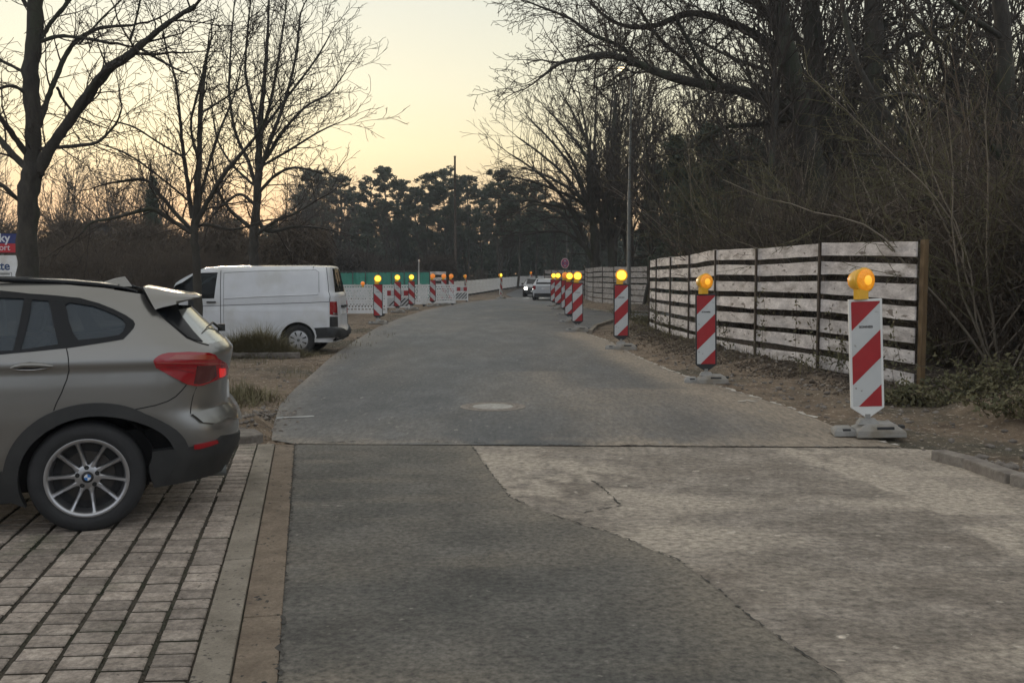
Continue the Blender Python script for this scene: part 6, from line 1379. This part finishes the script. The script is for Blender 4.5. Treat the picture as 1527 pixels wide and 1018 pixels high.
# ---- fine bare trees on the left skyline
for k in range(30):
    px_ = rng.uniform(-120, 470); Y = rng.uniform(58.2, 111.3); q = At(px_, 400, Y); top_ = np.interp(px_, [-100, 0, 60, 130, 200, 250, 300, 380, 470], [215, 225, 238, 236, 240, 228, 240, 268, 262]) + rng.uniform(-8, 45); h = zpx(top_, Y)
    put('bare', q.x, Y, .0 + float(HF(Y)), h / 14.5, rng.random() * 6.28, 'thin bare tree on the left skyline behind the dark hedge', 'thin bare trees on the left skyline')
for k, (px_, py_, Y) in enumerate(((355, 330, 76), (325, 345, 70), (410, 335, 78), (440, 345, 83), (470, 330, 88), (300, 352, 63))):
    q = At(px_, 400, Y); put('fir', q.x, Y, 0, zpx(py_, Y) / 14, k, 'dark conifer behind the white van and the round crowned tree', 'conifers behind the van')
for k, (px_, Y) in enumerate(((232, 55.7), (228, 58.2))):
    q = At(px_, 400, Y); o = put('fir', q.x, Y, 0, zpx(268 + 12 * k, Y) / 14, k, 'tall narrow ivy covered tree above the dark hedge on the left' if k == 0 else 'second narrow ivy covered tree close behind the first', 'ivy covered trees'); o.scale = (.28, .28, o.scale[2])
# ---- hedge on the left
for k in range(46):
    px_ = -60 + k * 9.5 + rng.uniform(-4, 4); Y = rng.choice((34.8, 38, 41.7)) + rng.uniform(-1, 1); q = At(px_, 400, Y); hh = zpx(rng.uniform(338, 352) + (14 if px_ > 290 else 0), Y)
    put('dense', q.x, Y, -.05, hh / 3.3, rng.random() * 6.28, 'dense brown bare shrub of the tall hedge on the left', 'shrubs of the tall brown hedge', sz=1.0)
rs = np.random.RandomState(9)
def twig_cloud(C, size, rs, vert=.9):
    n = len(C); a = rs.normal(size=(n, 3)); a[:, 2] = np.abs(a[:, 2]) * vert + .3; a /= np.linalg.norm(a, axis=1)[:, None]; b_ = np.cross(a, rs.normal(size=(n, 3))); b_ /= np.linalg.norm(b_, axis=1)[:, None]
    s_ = (size * rs.uniform(.5, 1.5, n))[:, None]; w_ = s_ * .028 + .004; V = np.stack([C - a * s_ - b_ * w_, C - a * s_ + b_ * w_, C + a * s_ + b_ * w_ * .4, C + a * s_ - b_ * w_ * .4], 1).reshape(-1, 3); return V, np.arange(4 * n).reshape(n, 4)
def mass(name, label, C, size, m, cat='undergrowth'): V, Fq = (quads_cloud if m is M_['needle'] else twig_cloud)(C, size, rs); return tag(mesh_obj(name, V, Fq, m), label, cat, kind='stuff')
n = 60000; X = rs.uniform(-31, -9, n); Yy = rs.uniform(43.6, 48.7, n); ph = (X * .9).astype(int); Zz = rs.rand(n) ** .85 * (3.6 + .5 * np.sin(X * 1.7) + .4 * np.sin(X * 4.1 + 1)) ; mass('hedge_foliage', 'brown leaf and twig mass behind the tall hedge on the left', np.c_[X, Yy, Zz], .42, M_['twig2'], 'hedge')
# low garden building behind the hedge
q = At(92, 400, 51.9); q2 = At(188, 400, 51.9); t = thing('garden_building', 'flat roofed dark building standing behind the tall hedge on the left', 'building', ((q.x + q2.x) / 2, 54, 0)); hB = zpx(337, 51.9)
MB().box((0, 0, hB / 2), (q2.x - q.x, 4, hB)).build('wall', M_['wall'], t); MB().box((0, 0, hB + .08), (q2.x - q.x + .3, 4.3, .16)).build('roof', M_['postd'], t)
for dx in (-.9, .6): 
    f = MB().box((dx, -2.02, 2.6), (.9, .06, .9)).build('window', M_['postd'], t); MB().box((dx, -2.045, 2.6), (.76, .03, .76)).build('pane', M_['trim'], f)
# ---- woodland undergrowth far
n = 42000; px_ = rs.uniform(380, 1000, n); Yy = rs.uniform(126, 162, n); X = (px_ - CX) / F * Yy; top_ = 7.4 + 1.0 * np.sin(X * .35) + .8 * np.sin(X * .9 + 2); Zz = .3 + rs.rand(n) ** .8 * top_
mass('undergrowth', 'dark undergrowth filling the far wood beyond the road', np.c_[X, Yy, Zz], .34, M_['needle'])
n = 70000; px_ = rs.uniform(200, 676, n); Yy = rs.uniform(78, 94, n); X = (px_ - CX) / F * Yy; Zz = .1 + rs.rand(n) * np.interp(px_, [200, 470, 500, 720], [3.6, 3.8, 3.0, 2.3]) * (1 + .25 * np.sin(X * .8)); mass('undergrowth', 'dark bushy undergrowth behind the green site fence', np.c_[X, Yy, Zz], .55, M_['twig'])
# ---- right side thicket
def xf1(y): return float(np.interp(y, [2, 9, 13.3, 15.7, 18, 20.2, 24.7, 28.6, 38, 46, 57, 71], [7.6, 6.9, 6.4, 5.9, 5.4, 5.1, 4.8, 4.8, 8.0, 8.0, 6.6, 6.4]))
labs = 'brown bare shrub with pale upright stems in the thicket behind the near fence'
for k in range(90):
    y = 9.5 + (k / 90) ** 1.15 * 30 + rng.uniform(-.6, .6); x = xf1(y) + .7 + rng.random() ** 1.2 * (6.0 + y * .25); hh = rng.uniform(3.2, 5.8) * (.85 if x < xf1(y) + 1.8 else 1.15)
    put('shrub' if rng.random() < .62 else 'dense', x, y, .25, hh / (5.0 if rng.random() < .62 else 4.2), rng.random() * 6.28, labs, 'bare shrubs of the right hand thicket')
for k in range(34):
    y = rng.uniform(38, 76); x = xf1(y) + 1.2 + rng.random() * 16; put('dense' if k % 3 else 'shrub', x, y, .2, rng.uniform(1.0, 1.7), rng.random() * 6.28, 'dense brown bare shrub behind the far fence', 'bare shrubs behind the far fence')
for k in range(60):
    y = rng.uniform(25, 95); x = xf1(y) + 3 + rng.random() * (y * .6); put('bare', x, y, .2, rng.uniform(.62, 1.15), rng.random() * 6.28, 'bare forest tree standing in the wood on the right', 'bare trees of the right hand wood')
for k, (px_, py_, Y) in enumerate(((1010, 215, 43), (1050, 195, 48), (1085, 225, 42), (980, 250, 53), (1125, 215, 51), (1030, 255, 38), (1160, 250, 46), (965, 275, 63), (1420, 120, 43), (1480, 100, 38), (1500, 170, 33), (1390, 170, 48))):
    q = At(px_, 400, Y); put('fir', q.x, Y, .1, zpx(py_, Y) / 14, k * 1.3, ('dark conifer behind the fences, right of the street lamp' if k < 8 else 'dark conifer deep in the wood at the right edge'), 'conifers right of the street lamp' if k < 8 else 'conifers at the right edge')
n = 110000; Yy = rs.uniform(25, 78, n); X = np.interp(Yy, [25, 38, 78], [8.5, 12, 13]) + rs.rand(n) * (4 + Yy * .68); Zz = .1 + rs.rand(n) ** 1.1 * (2.6 + Yy * .09) * (1 + .3 * np.sin(X * 1.1)); mass('undergrowth', 'dark leaf litter and undergrowth inside the wood on the right', np.c_[X, Yy, Zz], .5, M_['twig2'])
n = 60000; Yy = rs.uniform(9.5, 30, n); X = np.interp(Yy, [9.5, 13.3, 17.7, 30], [7.6, 6.9, 6.0, 5.6]) + rs.rand(n) ** .8 * 5.5; Zz = .1 + rs.rand(n) ** 1.3 * 2.9; mass('undergrowth', 'dead leaves and fine growth low in the thicket behind the near fence', np.c_[X, Yy, Zz], .22, M_['twig2'])
# brambles at the right end of the fence
def bramble(x, y, sx, sy, h, label, nleaf=1500, seed=1, mat='leafb', ns=26, ls=.035):
    r = random.Random(seed); rs2 = np.random.RandomState(seed); segs = []; C = []
    for k in range(ns):
        a = r.random() * 6.28; p = [r.gauss(0, sx * .3), r.gauss(0, sy * .3), 0]; d = nrmz(math.cos(a) * .6, math.sin(a) * .6, 1); L_ = h * r.uniform(.9, 1.7); n = 9
        for i in range(n):
            q = [p[0] + d[0] * L_ / n * (1 + sx * .3), p[1] + d[1] * L_ / n, max(.02, p[2] + d[2] * L_ / n)]; segs.append((tuple(p), tuple(q), .005, .004, 1)); d = nrmz(d[0] + r.gauss(0, .1), d[1] + r.gauss(0, .1), d[2] - .17)
            for _ in range(max(1, nleaf // (ns * n))): C.append([q[0] + r.gauss(0, .05), q[1] + r.gauss(0, .05), max(.01, q[2] + r.gauss(0, .04))])
            p = q
    t = thing('bramble_bush' if mat == 'leafb' else 'grass_tuft', label, 'shrub' if mat == 'leafb' else 'shrub', (x, y, gz(x, y)))
    V, Fq = tubes(segs, 3); mesh_obj('stems', V, Fq, M_['twig2'], t); V, Fq = quads_cloud(np.array(C), ls, rs2); mesh_obj('leaves', V, Fq, M_[mat], t); return t
for k, (px_, py_, h, lab) in enumerate(((1392, 606, .42, 'green bramble clump at the foot of the yellowish fence post'), (1345, 600, .30, 'low bramble under the last boards of the near fence'), (1445, 600, .60, 'green brown bramble clump right of the fence end'), (1500, 600, .75, 'tall bramble clump at the right edge of the view'), (1420, 560, .8, 'bramble growing deeper behind the fence end'), (1530, 640, .5, 'bramble spilling towards the kerb at the right edge'))):
    q = G(px_, py_); bramble(q.x, q.y, .7, .5, h * .72, lab, 1000, 5 + k)
for k, (px_, py_, h, lab) in enumerate(((1230, 556, .30, 'ivy and bramble sprig between the two right fence sections'), (1010, 500, .45, 'low ivy patch at the foot of the near fence far end'), (962, 490, .40, 'low green bramble between the two board fences'), (1035, 510, .35, 'bramble in front of the near fence behind the second beacon'), (930, 470, .3, 'low green plants by the far fence right of the street lamp'))):
    q = G(px_, py_); bramble(q.x, q.y, .6, .5, h, lab, 1100, 25 + k)
# ivy hanging on the last fence section
C = []; S_ = []
r = random.Random(4)
for k in range(24):
    i = r.choice((0, 0, 0, 1, 2, 4, 5)); f = r.random(); a, c = FENCE1[i], FENCE1[i + 1]; p = [a[0] + (c[0] - a[0]) * f - .05, a[1] + (c[1] - a[1]) * f - .05, .1]; d = (r.gauss(0, .2), r.gauss(0, .1), 1); L_ = r.uniform(.4, 1.3 if i else 1.0)
    for s in range(8):
        q = [p[0] + d[0] * L_ / 8 + r.gauss(0, .02), p[1] + d[1] * L_ / 8, p[2] + L_ / 8]; S_.append((tuple(p), tuple(q), .004, .004, 1)); p = q
        for _ in range(5): C.append([q[0] + r.gauss(0, .05), q[1] - .02 + r.gauss(0, .02), q[2] + r.gauss(0, .05)])
t = thing('ivy', 'ivy strands climbing over the lowest boards of the near fence', 'ivy', (0, 0, 0)); V, Fq = tubes(S_, 3); mesh_obj('stems', V, Fq, M_['twig2'], t); V, Fq = quads_cloud(np.array(C), .035, rs); mesh_obj('leaves', V, Fq, M_['leafb'], t)
# grass shrub beside the van, and verge grass
def blades(name, label, pts, hmin, hmax, seed, kind='stuff', m='grass', lean=.5, cat='grass', dome=None):
    rs2 = np.random.RandomState(seed); n = len(pts); P = np.array(pts); a = rs2.rand(n) * 6.28; h = rs2.uniform(hmin, hmax, n); wd = .0035 + .003 * rs2.rand(n); ln = rs2.rand(n) * lean * h
    
    if dome: h = h * np.clip(1.25 - np.hypot((P[:, 0] - dome[0]) / dome[2], (P[:, 1] - dome[1]) / dome[3]) * .48, .2, 1.3)
    dx, dy = np.cos(a), np.sin(a); V = np.zeros((n, 5, 3)); V[:, 0] = P - np.c_[-dy * wd, dx * wd, 0 * wd]; V[:, 1] = P + np.c_[-dy * wd, dx * wd, 0 * wd]
    mid = P + np.c_[dx * ln * .35, dy * ln * .35, h * .6]; V[:, 2] = mid + np.c_[-dy * wd, dx * wd, 0 * wd] * .8; V[:, 3] = mid - np.c_[-dy * wd, dx * wd, 0 * wd] * .8; V[:, 4] = P + np.c_[dx * ln, dy * ln, h]
    Fc = []; b_ = np.arange(n) * 5; q4 = np.stack([b_, b_ + 1, b_ + 2, b_ + 3], 1); t3 = np.stack([b_ + 3, b_ + 2, b_ + 4, b_ + 4], 1)
    o = mesh_obj(name, V.reshape(-1, 3), [list(map(int, f)) for f in q4] + [list(map(int, f[:3])) for f in t3], M_[m]); return tag(o, label, cat, kind=kind)
r = random.Random(6)
for nm, cx_, cy_, sx, sy, hh, lab, sd in (('grass_clump', 392, 530, .38, .28, .50, 'large clump of dry green grass in front of the van side, right part', 1), ('grass_clump', 362, 530, .40, .28, .46, 'large clump of dry green grass behind the silver car tail lamp', 2), ('grass_clump', 425, 531, .32, .2, .22, 'thin dry grass fringe just in front of the van rear wheel', 3), ('grass_clump', 356, 600, .3, .4, .25, 'dry grass tufts directly behind the rear of the silver car', 4)):
    q = G(cx_, cy_); pts = [(q.x + r.gauss(0, sx), q.y + r.gauss(0, sy), .0) for _ in range(3800 if hh > .3 else 900)]; pts = [(a, c, gz(a, c) - .02) for a, c, _ in pts]; blades(nm, lab, pts, hh * .5, hh * 1.3, sd, None, 'grass', 1.3, 'grass clump', (q.x, q.y, sx, sy))
pts = []
for k in range(5200):
    z_ = r.random()
    if z_ < .45: x, y = r.uniform(-9, -3.2), r.uniform(12.6, 28)
    elif z_ < .7: p = r.choice(FENCE1[1:]); x, y = p[0] + r.gauss(-.3, .25), p[1] + r.uniform(-1.2, 1.2)
    else: y = r.uniform(7.6, 12.6); x = 5.9 + r.random() * 2.2
    if math.sin(x * 2.3) * math.sin(y * 1.9) < .15 and z_ < .45: continue
    pts.append((x, y, gz(x, y) - .01))
blades('grass', 'sparse dry grass on the dirt verges', pts, .04, .16, 9)
# fallen leaves
C = []
for k in range(9000):
    if r.random() < .6: p = r.choice(FENCE1[:7]); x, y = p[0] + r.gauss(-.55, .35), p[1] + r.uniform(-1, 1)
    else: y = r.uniform(7, 12); x = 5.5 + r.random() * 2.6
    C.append((x, y, gz(x, y) + .015))
V, Fq = quads_cloud(np.array(C), .028, rs, .6); tag(mesh_obj('leaves', V, Fq, M_['twig2']), 'fallen brown leaves along the near fence and right verge', 'leaves', kind='stuff')

for k in range(11):
    x = -34 + k * 7 + rng.uniform(-2, 2); put('bare', x, -rng.uniform(16, 30), 0, rng.uniform(.7, 1.0), k, 'bare tree across the car park behind the viewer, mirrored in the car paint', 'bare trees behind the viewer')
for k in range(16):
    px_ = rng.uniform(930, 1200); Y = rng.uniform(44, 78); q = At(px_, 400, Y); put('bare', q.x, Y, .1, zpx(rng.uniform(40, 150), Y) / 14.5, rng.random() * 6.28, 'bare forest tree with fine dark twigs right of the street lamp, deep behind the fences', 'bare trees right of the street lamp')
# thin evening haze filling the air over the site and the wood
hz = MB().box((0, 100, 17), (320, 320, 40)).build('haze', None); mh = bpy.data.materials.new('haze'); mh.use_nodes = True; hn = mh.node_tree; hn.nodes.clear()
ho = hn.nodes.new('ShaderNodeOutputMaterial'); hv = hn.nodes.new('ShaderNodeVolumePrincipled'); hv.inputs['Density'].default_value = .0006; hv.inputs['Color'].default_value = (.86, .92, 1, 1); hv.inputs['Anisotropy'].default_value = .2
hn.links.new(hv.outputs[0], ho.inputs['Volume']); hz.data.materials.append(mh); tag(hz, 'thin bluish evening haze over the road and wood', 'haze', kind='stuff')
